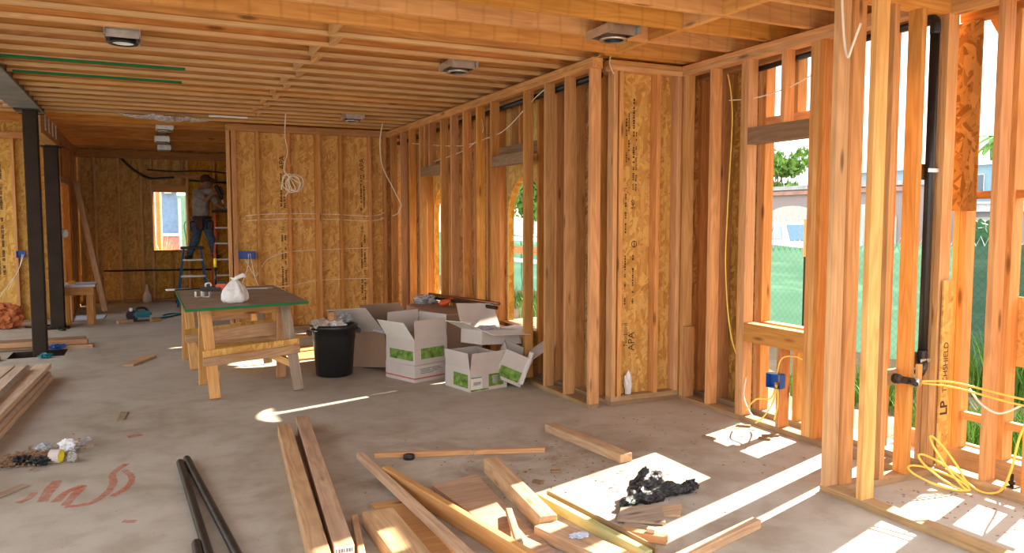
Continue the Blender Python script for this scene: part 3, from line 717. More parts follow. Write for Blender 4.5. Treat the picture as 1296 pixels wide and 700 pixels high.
cab([(3.95, 4.05, .35), (3.92, 4.06, .22), (3.91, 4.14, .10), (3.90, 4.2, .05)], 'yellow cable end hanging straight down below the blue window box', 'yellow_cable', .0055)
cab([(3.955, 4.06, .42), (3.94, 4.02, .52), (3.95, 3.98, .56), (3.97, 3.9, .57), (4.0, 3.86, .55)], 'yellow cable looping up right from the blue box below the window', 'yellow_cable', .0055)
cab([(3.955, 4.05, .33), (3.93, 4.02, .22), (3.93, 4.04, .14), (3.94, 4.06, .10)], 'yellow cable loop right of the short stud below the window', 'yellow_cable', .0055)
cab([(4.02, 4.44, .32), (3.97, 4.40, .18), (3.95, 4.28, .07), (3.97, 4.2, .06)], 'white cable bowing out at the foot of the tall window framing', 'rope', .006)
ebox((1.20, 10.80, 1.03), 0, 'wide blue electrical box on the OSB wall behind the work table', 2)
ebox((-1.64, 13.14, 1.0), 0, 'blue electrical box on the far left OSB wall', 1)
cab([(-1.62, 13.09, 1.0), (-1.68, 13.05, .75), (-1.9, 13.0, .4), (-1.98, 13.0, .1)], 'white cable hanging from the blue box on the far left wall')
cab([(-1.60, 13.09, 1.0), (-1.66, 13.05, .8), (-1.80, 13.05, .5)], 'shorter white cable beside the blue box on the far left wall')
for z0, z1, y0_ in ((.60, .63, 2.99),):
    cab([(3.95, 2.95, .585), (4.02, 2.8, .60), (4.05, 2.5, .58), (4.08, 2.2, .57), (4.1, 1.8, .58)], 'upper taut yellow cable crossing the alcove from the valve', 'yellow_cable', .006)
    cab([(3.95, 2.95, .575), (4.03, 2.8, .57), (4.06, 2.5, .545), (4.08, 2.2, .54), (4.1, 1.8, .55)], 'lower taut yellow cable crossing the alcove from the valve', 'yellow_cable', .006)
cab([(4.08, 2.75, .57), (4.08, 2.68, .50), (4.08, 2.58, .47), (4.10, 2.48, .53)], 'white cable sagging under the yellow ones across the alcove', 'rope', .006)
# coil of yellow cable on the alcove floor
P = []
c0 = Vector((4.075, 2.72, .012))
for k, (tx, ty, tz, wd) in enumerate(((3.86, 3.0 - .06, .10, .05), (3.93, 2.93, .16, .055), (3.98, 2.90, .27, .06))):
    T = Vector((tx, ty, tz)); mid = (c0 + T) / 2; ax = (T - c0) / 2; sd_ = Vector((.6, .5, .55)).normalized() * wd
    for q in range(12):
        a = math.pi + 2 * math.pi * q / 12
        p = mid + ax * math.cos(a) + sd_ * math.sin(a); p.z = max(p.z, .008); P.append(p)
P += [c0 + Vector((.02, -.06, .0)), c0 + Vector((.05, -.14, .03)), Vector((4.125, 2.53, .17)), Vector((4.12, 2.49, .36)), Vector((4.10, 2.42, .50)), Vector((4.08, 2.3, .56)), Vector((4.09, 2.1, .58))]
cab(P, 'loose coil of yellow cable rising from the alcove floor', 'yellow_cable', .0065)

# ------------------------------------------------------------------ work table: plywood on two sawhorses
pl = empty('plywood_tabletop', (.72, 7.6, .77), label='plywood sheet with green painted edges lying on two sawhorses', cat='tabletop')
PC = [(.26, 6.60), (1.26, 6.83), (1.23, 8.70), (.25, 8.55)]
sheet('sheet', PC, 'z', .772, .018, 'grey_wood', pl)
def edge(p, q, z0, z1, m, par, off=.003):
    return beam('painted_edge', (p[0], p[1], (z0 + z1) / 2), (q[0], q[1], (z0 + z1) / 2), off * 2, z1 - z0, m, par, bev=0, label='green painted edge')
edge(PC[0], PC[1], .770, .792, 'green_paint', pl); edge(PC[3], PC[0], .770, .792, 'green_paint', pl)
def sawhorse(xl, xr, yc, label, rot):
    t = empty('sawhorse', (0, 0, 0), label=label, cat='sawhorse'); t.location = ((xl + xr) / 2, yc, 0); t.rotation_euler = (0, 0, rot)
    W = (xr - xl) / 2; H = .77
    for sx_ in (-1, 1):
        for sy in (-1, 1):
            beam('leg', (sx_ * (W - .035) + .02, sy * .34, .012), (sx_ * (W - .045) - .01, sy * .05, H - .035), .085, .036, 'grey_wood' if (sx_ > 0 and sy < 0) else 'stud_p', t, up=(0, 1, 0), world=False)
    beam('top_rail', (-W - .02, 0, H - .052), (W + .02, 0, H - .052), .06, .1, 'stud', t, world=False)
    beam('stretcher', (-W - .02, -.245, .375), (W + .02, -.245, .43), .018, .06, 'osb', t, world=False, up=(0, -.3, 1))
    beam('stretcher', (-W - .02, -.265, .31), (W + .02, -.265, .365), .024, .075, 'lumber', t, world=False, up=(0, -.3, 1))
    beam('stretcher', (-W + .02, .24, .46), (W - .02, .24, .49), .018, .12, 'lumber', t, world=False, up=(0, .3, 1))
    beam('brace', (W - .30, .22, .34), (W - .02, -.24, .22), .035, .06, 'stud_p', t, world=False)
    beam('block', (-W + .08, -.27, .20), (-W + .08, -.20, .20), .05, .06, 'stud_p', t, world=False)
    return t
sawhorse(.40, 1.16, 7.18, 'worn sawhorse under the near end of the plywood table', R(4))
sawhorse(.32, 1.10, 8.62, 'sawhorse under the far end of the plywood table', R(4))
sheet('plywood_offcut', [(.40, 7.45), (1.12, 7.50), (1.12, 8.4), (.42, 8.35)], 'z', .245, .016, 'osb', None, label='OSB panel resting low between the two sawhorses', cat='board')
bx('board', .45, 1.1, 8.2, 8.29, .262, .30, 'lumber', None, label='short board lying on the panel between the sawhorses', cat='board')
# shopping bag on the table
t = empty('plastic_bag', (.67, 6.98, .79), label='knotted white plastic bag standing on the plywood table', cat='bag')
bm = bmesh.new(); rows = []
prof = [(.03, .0), (.085, .004), (.105, .03), (.105, .07), (.09, .11), (.065, .15), (.04, .18), (.016, .20)]
for i, (r_, z) in enumerate(prof):
    row = []
    for k in range(36):
        a = 2 * math.pi * k / 36; f = 1 + .10 * math.sin(a * 5 + z * 12) + .10 * mnoise.noise(Vector((math.cos(a) * 2, math.sin(a) * 2, z * 14)))
        if i > 3: f += .12 * math.sin(a * 9)
        row.append(bm.verts.new((r_ * f * math.cos(a), r_ * .8 * f * math.sin(a), z)))
    rows.append(row)
for i in range(len(rows) - 1):
    for k in range(36): bm.faces.new((rows[i][k], rows[i][(k + 1) % 36], rows[i + 1][(k + 1) % 36], rows[i + 1][k]))
bm.faces.new(rows[0][::-1]); bmobj('body', bm, 'bag_white', t, world=False, smooth=True)
blob('knotted_handle', [((0, 0, .195), .016, (.02, 0, .215), .02), ((.02, 0, .215), .018, (.07, -.01, .235), .02), ((.07, -.01, .235), .02, (.085, -.01, .222), .012), ((0, 0, .2), .014, (-.03, 0, .215), .008)], 'bag_white', t, vox=.006, smooth=3)
# battery work light / charger
t = empty('battery_charger', (.57, 8.22, .79), R(-10), label='black and orange power tool charger on the far side of the plywood table', cat='tool')
boxpart('base', -.10, .10, -.06, .06, 0, .045, 'black_plastic', t, .01); boxpart('battery', .04, .15, -.05, .05, .005, .075, 'orange_plastic', t, .012); boxpart('battery_top', .06, .14, -.045, .045, .075, .10, 'black_plastic', t, .008)
bm = bmesh.new(); tube_bm(bm, [(-.05, 0, .045), (-.05, -.01, .075), (-.01, -.01, .08), (.0, 0, .05)], .008, 8, smooth_k=4); bmobj('handle', bm, 'pvc', t, world=False, smooth=True)
t = empty('pole_light', (.62, 8.34, .79), label='slim black upright wand with yellow top standing on the table', cat='lamp')
tube('tube', [(.62, 8.34, .792), (.62, 8.34, 1.02)], .012, 'black_plastic', t, 10, 0); tube('head', [(.62, 8.34, 1.02), (.62, 8.34, 1.11)], .014, 'yellow_plastic', t, 10, 0); tube('foot', [(.62, 8.34, .79), (.62, 8.34, .80)], .03, 'black_plastic', t, 12, 0)
for i, (x, y, a, lab) in enumerate(((.42, 7.66, .3, 'chrome bracket on the plywood table, left of the white bag'), (.49, 7.62, -.5, 'chrome bracket on the plywood table, nearest the white bag'))):
    t = empty('metal_bracket', (x, y, .79), a, label=lab, cat='bracket')
    boxpart('foot', -.03, .03, -.02, .02, 0, .004, 'alu', t); boxpart('upright', -.03, -.026, -.02, .02, 0, .05, 'alu', t); boxpart('upright', .026, .03, -.02, .02, 0, .05, 'alu', t)
t = empty('carpenter_square', (.36, 8.50, .79), R(12), label='dark flat tool with white end lying at the far left of the plywood table', cat='tool')
boxpart('blade', -.13, .13, -.035, .035, 0, .012, 'black_plastic', t, .004); boxpart('end', -.2, -.11, -.03, .03, 0, .014, 'pvc', t, .003)
t = empty('folded_paper', (1.0, 8.32, .79), R(-8), label='white paper lying at the far right of the plywood table', cat='paper')
boxpart('sheet', -.12, .12, -.03, .03, 0, .006, 'white', t); boxpart('sheet', -.08, .16, -.06, -.02, .007, .010, 'white', t, rot=(0, 0, .2))

# ------------------------------------------------------------------ bin
t = empty('trash_can', (1.61, 7.46, 0), label='black plastic trash can full of scraps between the table and the boxes', cat='trash can')
bm = bmesh.new(); lathe_bm(bm, [(.155, 0), (.172, .01), (.20, .36), (.205, .37), (.205, .45), (.222, .455), (.225, .49), (.212, .50), (.196, .49), (.19, .38), (.165, .03)], 40, cap1=True)
bmobj('can', bm, 'black_plastic', t, world=False, smooth=True)
for s_ in (-1, 1):
    boxpart('handle', -.055 if 0 else s_ * .235 - .018, s_ * .235 + .018, -.06, .06, .40, .45, 'black_plastic', t, .008)
t2 = [('scrap_wrapper', (1.48, 7.42, .50), (.10, .11, .07), 'card', 3, 'crumpled grey-beige wrapper at the left rim of the trash can', 'wrapper'),
      ('plastic_scrap', (1.62, 7.38, .50), (.09, .08, .045), 'bag_white', 5, 'white plastic scrap in the front of the trash can', 'plastic scrap'),
      ('plastic_scrap', (1.72, 7.50, .545), (.075, .07, .06), 'film_clear', 8, 'pale crumpled film ball at the right rim of the trash can', 'plastic scrap')]
for nm, lc, sz, mt, sd_, lab, ct in t2: crumple(nm, lc, sz, mt, None, sd_, .45, 2.4, label=lab, cat=ct)
o = tube('paper_roll', [(1.565, 7.40, .48), (1.58, 7.42, .56), (1.585, 7.42, .62)], .036, 'orange_wood', None, 16, 3, label='orange roll sticking out of the trash can', cat='roll')

# ------------------------------------------------------------------ cardboard boxes
def carton(loc, rz, W, D, H, fl, label, m='card', mi='card_in', tilt=(0, 0), prints=None, name='cardboard_box', lid=False, th=.006, flen=None):
    t = empty(name, loc, rot=(tilt[0], tilt[1], rz), label=label, cat='box')
    bm = bmesh.new(); w2, d2 = W / 2, D / 2
    lb(bm, -w2, w2, -d2, d2, 0, th)
    for a in ((-w2, w2, -d2, -d2 + th), (-w2, w2, d2 - th, d2), (-w2, -w2 + th, -d2 + th, d2 - th), (w2 - th, w2, -d2 + th, d2 - th)): lb(bm, *a, th, H)
    if lid: lb(bm, -w2, w2, -d2, d2, H, H + th)
    bmobj('body', bm, m, t, world=False)
    for side, ang, ln in fl:
        a = R(ang); ca, sa = math.cos(a), math.sin(a); L = ln
        bm = bmesh.new()
        lb(bm, -.5, .5, 0, 1, 0, 1)
        wd = (D if side in '+x -x'.split() else W) - .01
        for v in bm.verts:
            tp = v.co.y; v.co = Vector((v.co.x * wd * (1 - .04 * tp), v.co.y * L, (v.co.z - .5) * .005))
            v.co = Vector((v.co.x, v.co.y * ca, v.co.y * sa + v.co.z))
        rot = {'+y': 0, '-y': math.pi, '+x': -math.pi / 2, '-x': math.pi / 2}[side]
        off = {'+y': (0, d2 - .003, H), '-y': (0, -d2 + .003, H), '+x': (w2 - .003, 0, H), '-x': (-w2 + .003, 0, H)}[side]
        bmesh.ops.rotate(bm, cent=(0, 0, 0), matrix=Matrix.Rotation(rot, 3, 'Z'), verts=bm.verts); bmesh.ops.translate(bm, vec=off, verts=bm.verts)
        bmobj('flap', bm, mi if ang < 60 else m, t, world=False)
    for (side, a0, a1, b0, b1, pm) in (prints or []):
        e_ = .0012
        if side == '-y': boxpart('printed_panel', a0, a1, -d2 - e_, -d2 + .001, b0, b1, pm, t)
        if side == '-x': boxpart('printed_panel', -w2 - e_, -w2 + .001, a0, a1, b0, b1, pm, t)
        if side == '+x': boxpart('printed_panel', w2 - .001, w2 + e_, a0, a1, b0, b1, pm, t)
    return t
def boxtext(t, W, D, s_, size, x, z, side='-y', m='print_grey'):
    mt = frame_m((x, -D / 2 - .0016, z), (1, 0, 0), (0, 0, 1)) if side == '-y' else frame_m((-W / 2 - .0016, x, z), (0, -1, 0), (0, 0, 1))
    o = text('lettering', s_, size, mt, m, None); o.parent = t; return o
G = 'print_green'
rz1 = math.atan2(6.25 - 6.17, 2.88 - 2.50)
ux = Vector((math.cos(rz1), math.sin(rz1), 0)); uy = Vector((-math.sin(rz1), math.cos(rz1), 0))
c1 = Vector((2.50, 6.17, 0)) + ux * .20 + uy * .20
t = carton(c1, rz1, .40, .40, .19, [('-x', 84, .15), ('-y', 82, .15), ('+x', 120, .15), ('+y', 100, .14)], 'open white cardboard box with green print, nearest of the boxes',
       prints=[('-y', .0, .16, .03, .14, G), ('-y', -.19, -.07, .02, .12, 'card_in'), ('-x', -.17, .06, .03, .15, G), ('-y', -.19, -.0, .005, .02, G), ('-y', -.165, -.085, .055, .085, 'wrap'), ('-y', -.185, -.075, .118, .126, 'teal'), ('-y', .04, .12, .055, .125, 'card_in')])
bm = bmesh.new(); lathe_bm(bm, [(.05, .0), (.06, .02), (.06, .13), (.03, .16)], 20, cap1=True); bmobj('contents', bm, 'black_plastic', t, world=False, smooth=True)
rz2 = math.atan2(6.92 - 6.75, 2.52 - 2.19) * .75
ux = Vector((math.cos(rz2), math.sin(rz2), 0)); uy = Vector((-math.sin(rz2), math.cos(rz2), 0))
c2 = Vector((2.19, 6.75, 0)) + ux * .20 + uy * .22
t = carton(c2, rz2, .40, .44, .15, [], 'closed white cardboard box with a red stripe, under the open box with tall flaps', lid=True,
       prints=[('-y', -.2, .2, .03, .042, 'print_red'), ('-x', -.22, .22, .03, .042, 'print_red')])
for q, (a0, a1, z) in enumerate(((-.14, .10, .118), (-.13, -.02, .104), (.01, .12, .104), (-.13, .08, .090), (-.13, .02, .076))): boxpart('fine_print', a0, a1, -.2212, -.219, z, z + .006, 'print_grey', t)
carton(c2 + Vector((.0, .0, .158)), rz2 + .02, .40, .42, .24, [('-x', 55, .20), ('-y', 96, .17), ('+y', 92, .22), ('+x', 88, .20)], 'open white cardboard box with tall flaps and green print, stacked on the red striped box',
       prints=[('-y', -.12, .16, .05, .15, G), ('-x', -.19, .15, .04, .13, G)])
t = carton((2.16, 7.72, .03), R(-62), .62, .42, .36, [('-y', 55, .32), ('+y', 120, .28), ('-x', 60, .20)], 'large brown cardboard box lying tilted behind the trash can, flap raised', 'card_brown', 'card', tilt=(R(4), R(-6)))
beam('foam_sheet', (2.05, 7.35, .40), (2.45, 7.55, .56), .26, .012, 'wrap', None, up=(-.5, -.3, .8), label='pale foam sheet with print sticking out of the large brown box', cat='packing sheet')
# flat open box on top
carton((2.90, 6.62, .345), R(12), .46, .34, .13, [('-x', 22, .20), ('+y', 62, .26), ('+x', 8, .17), ('-y', -12, .16)], 'wide open cardboard box with cream flaps lying on top of the other boxes', 'card', 'card_in', tilt=(R(-3), R(4)))
crumple('plastic_film', (2.86, 6.66, .44), (.20, .14, .06), 'film_clear', None, 12, .45, 2.6, 4, label='crumpled clear plastic film inside the topmost open box', cat='plastic film')
carton((2.93, 6.36, .07), R(-18), .26, .30, .28, [('+x', 60, .16)], 'cardboard box with green print leaning against the stud wall', 'card', 'card_in', tilt=(R(8), R(24)), prints=[('-y', -.11, .09, .03, .13, G)])
boxtext(t, .3, .3, '', .02, 0, 0) if 0 else None
beam('foam_strip', (2.97, 6.13, .04), (3.08, 6.13, .32), .05, .02, 'yellow_plastic' if 0 else 'card_in', None, label='cream packing strip standing beside the leaning box at the wall', cat='packing strip')
for i, (p, q, m_, lab) in enumerate((((2.93, 8.72, .60), (3.00, 6.72, .66), 'rust_metal', 'dark metal tube lying across the top of the boxes'),
                                 ((2.98, 8.60, .63), (3.06, 6.80, .69), 'copper', 'copper coloured rail lying across the box tops beside the dark tube'))):
    if m_ == 'copper': M['copper'] = plain('copper', (.30, .13, .07), .35, .5, .8)
    tube('metal_tube', [p, q], .018, m_, None, 10, 0, label=lab, cat='tube')
t = empty('work_glove', (2.86, 7.85, .60), label='orange-red work glove lying by the metal tubes on the boxes', cat='glove')
blob('glove', [((0, 0, 0), .035, (.05, 0, .01), .035)] + [((.05, (k - 1.5) * .02, .01), .013, (.12, (k - 1.5) * .03, .04 + .01 * (k % 2)), .010) for k in range(4)] + [((.0, .03, 0), .013, (.04, .075, .02), .011)], 'orange_plastic', t, vox=.007, smooth=3)
crumple('plastic_film', (2.80, 8.25, .60), (.14, .10, .06), 'film_clear', None, 21, .5, 2.5, 3, label='shiny wrapping film at the left end of the metal tubes', cat='plastic film')
bx('cardboard_stack', 2.6, 3.0, 7.2, 8.3, .0, .56, 'card_brown', None, bev=.01, label='tall brown box in shade behind the open boxes, carrying the tubes', cat='box')

crumple('plastic_scrap', (3.53, 5.27, .16), (.035, .025, .11), 'bag_white', None, 77, .3, 2.0, label='white plastic scrap stuck at the foot of the narrow OSB panel', cat='plastic scrap')
tube('hose_line', [(-.7, 15.66, .58), (.3, 15.66, .57), (1.2, 15.66, .56)], .016, 'black_plastic', None, 8, 0, label='black line running level across the lower part of the hallway back wall', cat='cable')
t = empty('anchor_bolt', (4.2, 2.55, .06), label='rusty anchor bolt standing in the alcove wall plate', cat='bolt')
tube('bolt', [(4.185, 2.56, .06), (4.185, 2.56, .13)], .009, 'rust_metal', t, 8, 0); tube('nut', [(4.185, 2.56, .075), (4.185, 2.56, .092)], .017, 'rust_metal', t, 6, 0); bx('washer', 4.155, 4.215, 2.53, 2.59, .061, .066, 'rust_metal', t)
# ------------------------------------------------------------------ loose lumber on the near floor
def stick(name, p, q, wid, th, m, label, cat='board', z0=0., z1=None, up=(0, 0, 1), **kw):
    za = z0 + th / 2; zb = (z0 if z1 is None else z1) + th / 2
    return beam(name, (p[0], p[1], za), (q[0], q[1], zb), wid, th, m, None, up=up, bev=.003, label=label, cat=cat, **kw)
stick('timber', (.825, 5.46), (.60, 2.95), .088, .088, 'lumber', 'long squared timber on the floor, left one of the parallel pair', 'timber')
t = empty('timber', (.85, 4.4, 0), label='long squared timber on the floor, right one of the pair, white tag on its end', cat='timber')
q0, q1 = Vector((.975, 5.62, .044)), Vector((.735, 3.27, .044)); beam('timber_body', q0, q1, .088, .088, 'lumber', t, bev=.003)
dd = (q1 - q0).normalized(); xx_ = Vector((0, 0, 1)).cross(dd) * 1
ctr = q1 + dd * .002 + Vector((0, 0, .004))
rt_ = Vector((-dd.y, dd.x, 0)); rt_ = rt_ if rt_.x > 0 else -rt_
tg = beam('paper_tag', ctr - rt_ * .042, ctr + rt_ * .042, .003, .08, 'pvc', t, bev=0, label='white paper tag with black print')
for q in range(7):
    o_ = -.036 + q * .011; beam('printed_bar', ctr + rt_ * o_ + dd * .002 + Vector((0, 0, .022)), ctr + rt_ * (o_ + (.008 if q % 3 else .005)) + dd * .002 + Vector((0, 0, .022)), .001, .016, 'print_grey', tg, bev=0)
stick('stick', (.895, 3.74), (.775, 3.05), .032, .036, 'lumber', 'thin short stick lying just right of the tagged timber')
stick('board', (.99, 3.66), (.985, 2.75), .155, .075, 'lumber', 'thick wide board in the foreground, right of the thin short stick')
stick('stick', (1.145, 4.63), (1.205, 2.85), .045, .04, 'lumber', 'long narrow stick slanting to the bottom of the photo, sunlit near its end', z0=.035, z1=.05)
stick('board', (1.20, 4.26), (1.46, 2.75), .04, .09, 'orange_wood', 'board standing on edge just right of the long slanting stick')
sheet('wide_board', [(1.40, 4.02), (1.70, 4.10), (1.64, 3.50), (1.60, 2.80), (1.50, 2.80)], 'z', .0, .022, 'lumber', None, label='wide flat board with knots lying under the sticks in the foreground', cat='board')
sheet('wide_board', [(1.02, 3.9), (1.25, 3.9), (1.30, 2.7), (1.08, 2.7)], 'z', .0, .018, 'orange_wood', None, label='flat board lying between the thick wide board and the long slanting stick', cat='board')
stick('timber', (1.815, 4.15), (1.70, 3.20), .088, .088, 'lumber', 'short squared timber, its near end sunlit, in the middle of the lumber heap', 'timber')
stick('timber', (2.56, 4.80), (2.645, 3.96), .095, .055, 'lumber', 'dark squared timber lying apart, pointing at the sunlit floor', 'timber')
stick('stick', (1.26, 4.72), (2.29, 4.37), .036, .03, 'orange_wood', 'long thin reddish stick lying crosswise beyond the lumber heap')
stick('wood_block', (1.835, 4.53), (1.85, 4.50), .035, .035, 'lumber', 'tiny wooden block in front of the reddish crosswise stick', 'block')
t = empty('tape_roll', (1.45, 4.60, 0), label='small black tape roll by the left part of the reddish stick', cat='tape roll')
bm = bmesh.new(); lathe_bm(bm, [(.022, .002), (.034, .0), (.036, .004), (.036, .024), (.034, .028), (.022, .026), (.022, .002)], 24, cap0=False); bmobj('roll', bm, 'black_plastic', t, world=False, smooth=True)
stick('stick', (1.60, 3.44), (1.44, 2.98), .032, .03, 'grey_wood', 'short grey stick resting across the wide flat board', z0=.03, z1=.06)
M['green_wood'] = wood('greenish treated wood', (.36, .33, .12), (.58, .52, .26), .05)
stick('stick', (1.845, 3.60), (1.955, 2.74), .042, .05, 'green_wood', 'greenish treated stick crossing the sunlit floor')
stick('stick', (1.905, 3.60), (2.01, 2.76), .016, .052, 'header', 'thin dark strip lying along the right side of the greenish stick')
t = empty('board', (1.72, 3.0, 0), label='short thick board with a grey scrap on top, next to the greenish stick', cat='board')
beam('board_body', (1.675, 3.20, .029), (1.80, 2.74, .029), .135, .058, 'lumber', t, bev=.003)
crumple('paper_scrap', (1.745, 2.99, .063), (.045, .035, .008), 'wrap', None, 31, .5, 2.6, label='grey paper scrap on top of the short thick board', cat='paper')
stick('stick', (2.655, 2.835), (1.85, 2.60), .05, .045, 'lumber', 'tan stick pointing right along the bright floor stripes')
sheet('wood_offcut', [(2.06, 3.16), (2.17, 3.29), (2.37, 3.22), (2.25, 3.02)], 'z', .012, .014, 'grey_wood', None, label='grey wood offcut under the front edge of the black plastic', cat='offcut')
sheet('wood_offcut', [(2.20, 3.20), (2.30, 3.30), (2.50, 3.22), (2.40, 3.10)], 'z', .0, .011, 'lumber', None, label='pale offcut half hidden under the grey offcut', cat='offcut')
sheet('wood_offcut', [(2.03, 3.10), (2.10, 3.14), (2.24, 3.0), (2.17, 2.94)], 'z', .0, .011, 'grey_wood', None, label='thin grey offcut behind the orange block', cat='offcut')
t = empty('wood_block', (2.06, 2.95, 0), label='orange wooden block with a small cleat near the black plastic', cat='block')
beam('block_body', (2.00, 3.03, .02), (2.14, 2.86, .02), .05, .038, 'orange_wood', t, bev=.004); beam('cleat', (2.085, 2.94, .05), (2.11, 2.91, .05), .035, .02, 'lumber', t)
# black plastic heap
t = empty('black_plastic_bag', (2.43, 3.38, 0), label='crumpled glossy black plastic bag lying in the sunlit patch', cat='plastic bag')
def heap(caps, seed, name, m, amp, vox, par):
    o = blob(name, caps, m, par, vox=vox, smooth=1, world=True)
    tx = bpy.data.textures.new(name + str(seed), 'CLOUDS'); tx.noise_scale = .045; tx.noise_depth = 3
    d = o.modifiers.new('crumple', 'DISPLACE'); d.texture = tx; d.strength = amp; d.mid_level = .55; d.texture_coords = 'LOCAL'
    return o
heap([((2.30, 3.36, .035), .045, (2.52, 3.38, .04), .05), ((2.36, 3.42, .05), .06, (2.46, 3.40, .09), .05), ((2.38, 3.42, .09), .035, (2.41, 3.42, .15), .022),
      ((2.44, 3.40, .09), .04, (2.47, 3.40, .11), .02), ((2.50, 3.36, .03), .03, (2.66, 3.36, .035), .035), ((2.28, 3.36, .03), .03, (2.24, 3.33, .03), .035), ((2.34, 3.33, .02), .03, (2.45, 3.33, .02), .03)], 1, 'crumpled_sheet', 'bag_black', .045, .007, t)
crumple('loose_end', (2.67, 3.36, .04), (.045, .035, .035), 'bag_black', t, 5, .4, 2.6, 3)
crumple('loose_end', (2.22, 3.31, .032), (.045, .035, .03), 'bag_black', t, 9, .4, 2.6, 3)
# black pipes
def pipe(p, q, label, r=.022):
    bm = bmesh.new(); tube_bm(bm, [p, q], r, 20, smooth_k=0, caps=False)
    tube_bm(bm, [q, p], r * .82, 20, smooth_k=0, caps=False)
    o = bmobj('black_pipe', bm, 'black_metal', None, smooth=True, norm=False); return setprops(o, label, 'pipe', 'black pipes on the floor')
pipe((.145, 5.06, .022), (.235, 2.9, .022), 'long black steel pipe on the floor, left of the two long ones')
pipe((.185, 5.12, .022), (.375, 2.9, .022), 'long black steel pipe on the floor, right one of the three')
pipe((.165, 3.74, .022), (.165, 2.9, .022), 'black steel pipe whose end just enters the bottom of the photo')
stick('board', (-.66, 5.05), (-.92, 4.70), .05, .012, 'grey_wood', 'pale-edged thin strip lying at the left edge near the orange paint')
sheet('wood_scrap', [(-.24, 6.40), (-.19, 6.42), (-.17, 6.66), (-.22, 6.68)], 'z', 0, .008, 'grey_wood', None, label='small wood scrap on the open floor, behind the swept debris', cat='wood scrap')
sheet('wood_scrap', [(-.26, 8.80), (-.16, 8.78), (.06, 9.27), (-.06, 9.32)], 'z', 0, .02, 'lumber', None, label='short flat board lying alone on the open floor left of the table', cat='board')
# little chips
rnd = random.Random(5)
CHL = ['at the near edge of the small sunlit patches', 'under the tall window, between the two small sunlit patches', 'at the far corner of the small sunlit patch', 'beside the bottom plate under the tall window', 'on the dark edge of the big sunlit patch', 'at the top of the big sunlit patch', 'just left of the black plastic']
CH = [(3.45, 4.16, .05), (3.78, 3.98, .04), (3.88, 4.30, .05), (3.87, 4.02, .06), (1.98, 3.86, .03), (2.16, 3.98, .03), (1.93, 3.6, .02)]
for i, (x, y, sz) in enumerate(CH):
    a = rnd.uniform(0, 3)
    o = beam('wood_chip', (x - sz * math.cos(a), y - sz * math.sin(a), .008), (x + sz * math.cos(a), y + sz * math.sin(a), .008), .028, .014, 'header', None, label='brown wood chip ' + CHL[i], cat='wood chip', group='brown wood chips on the sunlit floor')
bm = bmesh.new()
for i in range(300):
    if i < 190: x, y = rnd.gauss(2.1, .45), rnd.gauss(3.9, .42)
    elif i < 260: x, y = rnd.uniform(3.52, 4.1), rnd.uniform(2.2, 2.95)
    else: x, y = rnd.uniform(3.0, 3.9), rnd.uniform(3.4, 4.9)
    if x > 3.9 and y > 3.0: continue
    a = rnd.uniform(0, 6.28); l = rnd.uniform(.003, .010); w_ = rnd.uniform(.002, .004); h = rnd.uniform(.001, .003)
    bmesh.ops.create_cube(bm, size=1, matrix=Matrix.Translation((x, y, h / 2 + .0005)) @ Matrix.Rotation(a, 4, 'Z') @ Matrix.Diagonal((l * 2, w_ * 2, h, 1)))
o = bmobj('sawdust_chips', bm, 'header', norm=False); setprops(o, 'fine brown wood chips and sawdust strewn over the concrete', 'wood chips', kind='stuff')
# swept debris with tape rolls
bm = bmesh.new()
for i in range(340):
    t_ = rnd.gauss(0, .5); x = -.66 + .17 * t_ + rnd.gauss(0, .05); y = 5.60 + .10 * t_ + rnd.gauss(0, .08)
    a = rnd.gauss(.3, .8); l = rnd.uniform(.01, .06); 
    bmesh.ops.create_cube(bm, size=1, matrix=Matrix.Translation((x, y, rnd.uniform(.003, .035))) @ Euler((rnd.uniform(-.3, .3), rnd.uniform(-.3, .3), a)).to_matrix().to_4x4() @ Matrix.Diagonal((l, rnd.uniform(.004, .016), rnd.uniform(.002, .01), 1)))
o = bmobj('swept_scraps', bm, 'header', norm=False); setprops(o, 'small heap of swept splinters and dirt on the floor at the left', 'debris', kind='stuff')
for i, (x, y, z, sz, m_, lab, nm) in enumerate(((-.64, 5.70, .035, (.06, .05, .035), 'film_clear', 'bluish clear film scrap at the back of the swept heap', 'plastic_scrap'), (-.50, 5.66, .045, (.055, .05, .045), 'bag_white', 'white crumpled plastic on the right part of the swept heap', 'plastic_scrap'),
                             (-.73, 5.50, .03, (.06, .05, .03), 'bag_black', 'black plastic scrap at the left of the swept heap', 'plastic_scrap'), (-.62, 5.43, .03, (.07, .04, .03), 'bag_black', 'black plastic scrap at the front of the swept heap', 'plastic_scrap'), (-.455, 5.44, .03, (.035, .05, .03), 'foil', 'silver foil scrap right of the yellow tape roll', 'foil_scrap'))):
    crumple(nm, (x, y, z), sz, m_, None, 40 + i, .5, 2.6, label=lab, cat='scrap')
beam('plastic_strip', (-.47, 5.62, .03), (-.38, 5.80, .05), .03, .004, 'film_clear', None, up=(.6, 0, .8), label='clear plastic strip pointing up right out of the swept heap', cat='plastic strip')
t = empty('tape_roll', (-.545, 5.45, .042), label='tape roll with a yellow inside lying on the swept heap', cat='tape roll')
for nm, r0, r1, m_ in (('paper_core', .040, .035, 'yellow_plastic'), ('tape', .043, .0402, 'card')):
    bm = bmesh.new(); lathe_bm(bm, [(r1, -.03), (r0, -.03), (r0, .03), (r1, .03), (r1, -.03)], 28, cap0=False)
    bmesh.ops.rotate(bm, cent=(0, 0, 0), matrix=Euler((R(90), 0, R(70))).to_matrix(), verts=bm.verts); bmobj(nm, bm, m_, t, world=False, smooth=False)
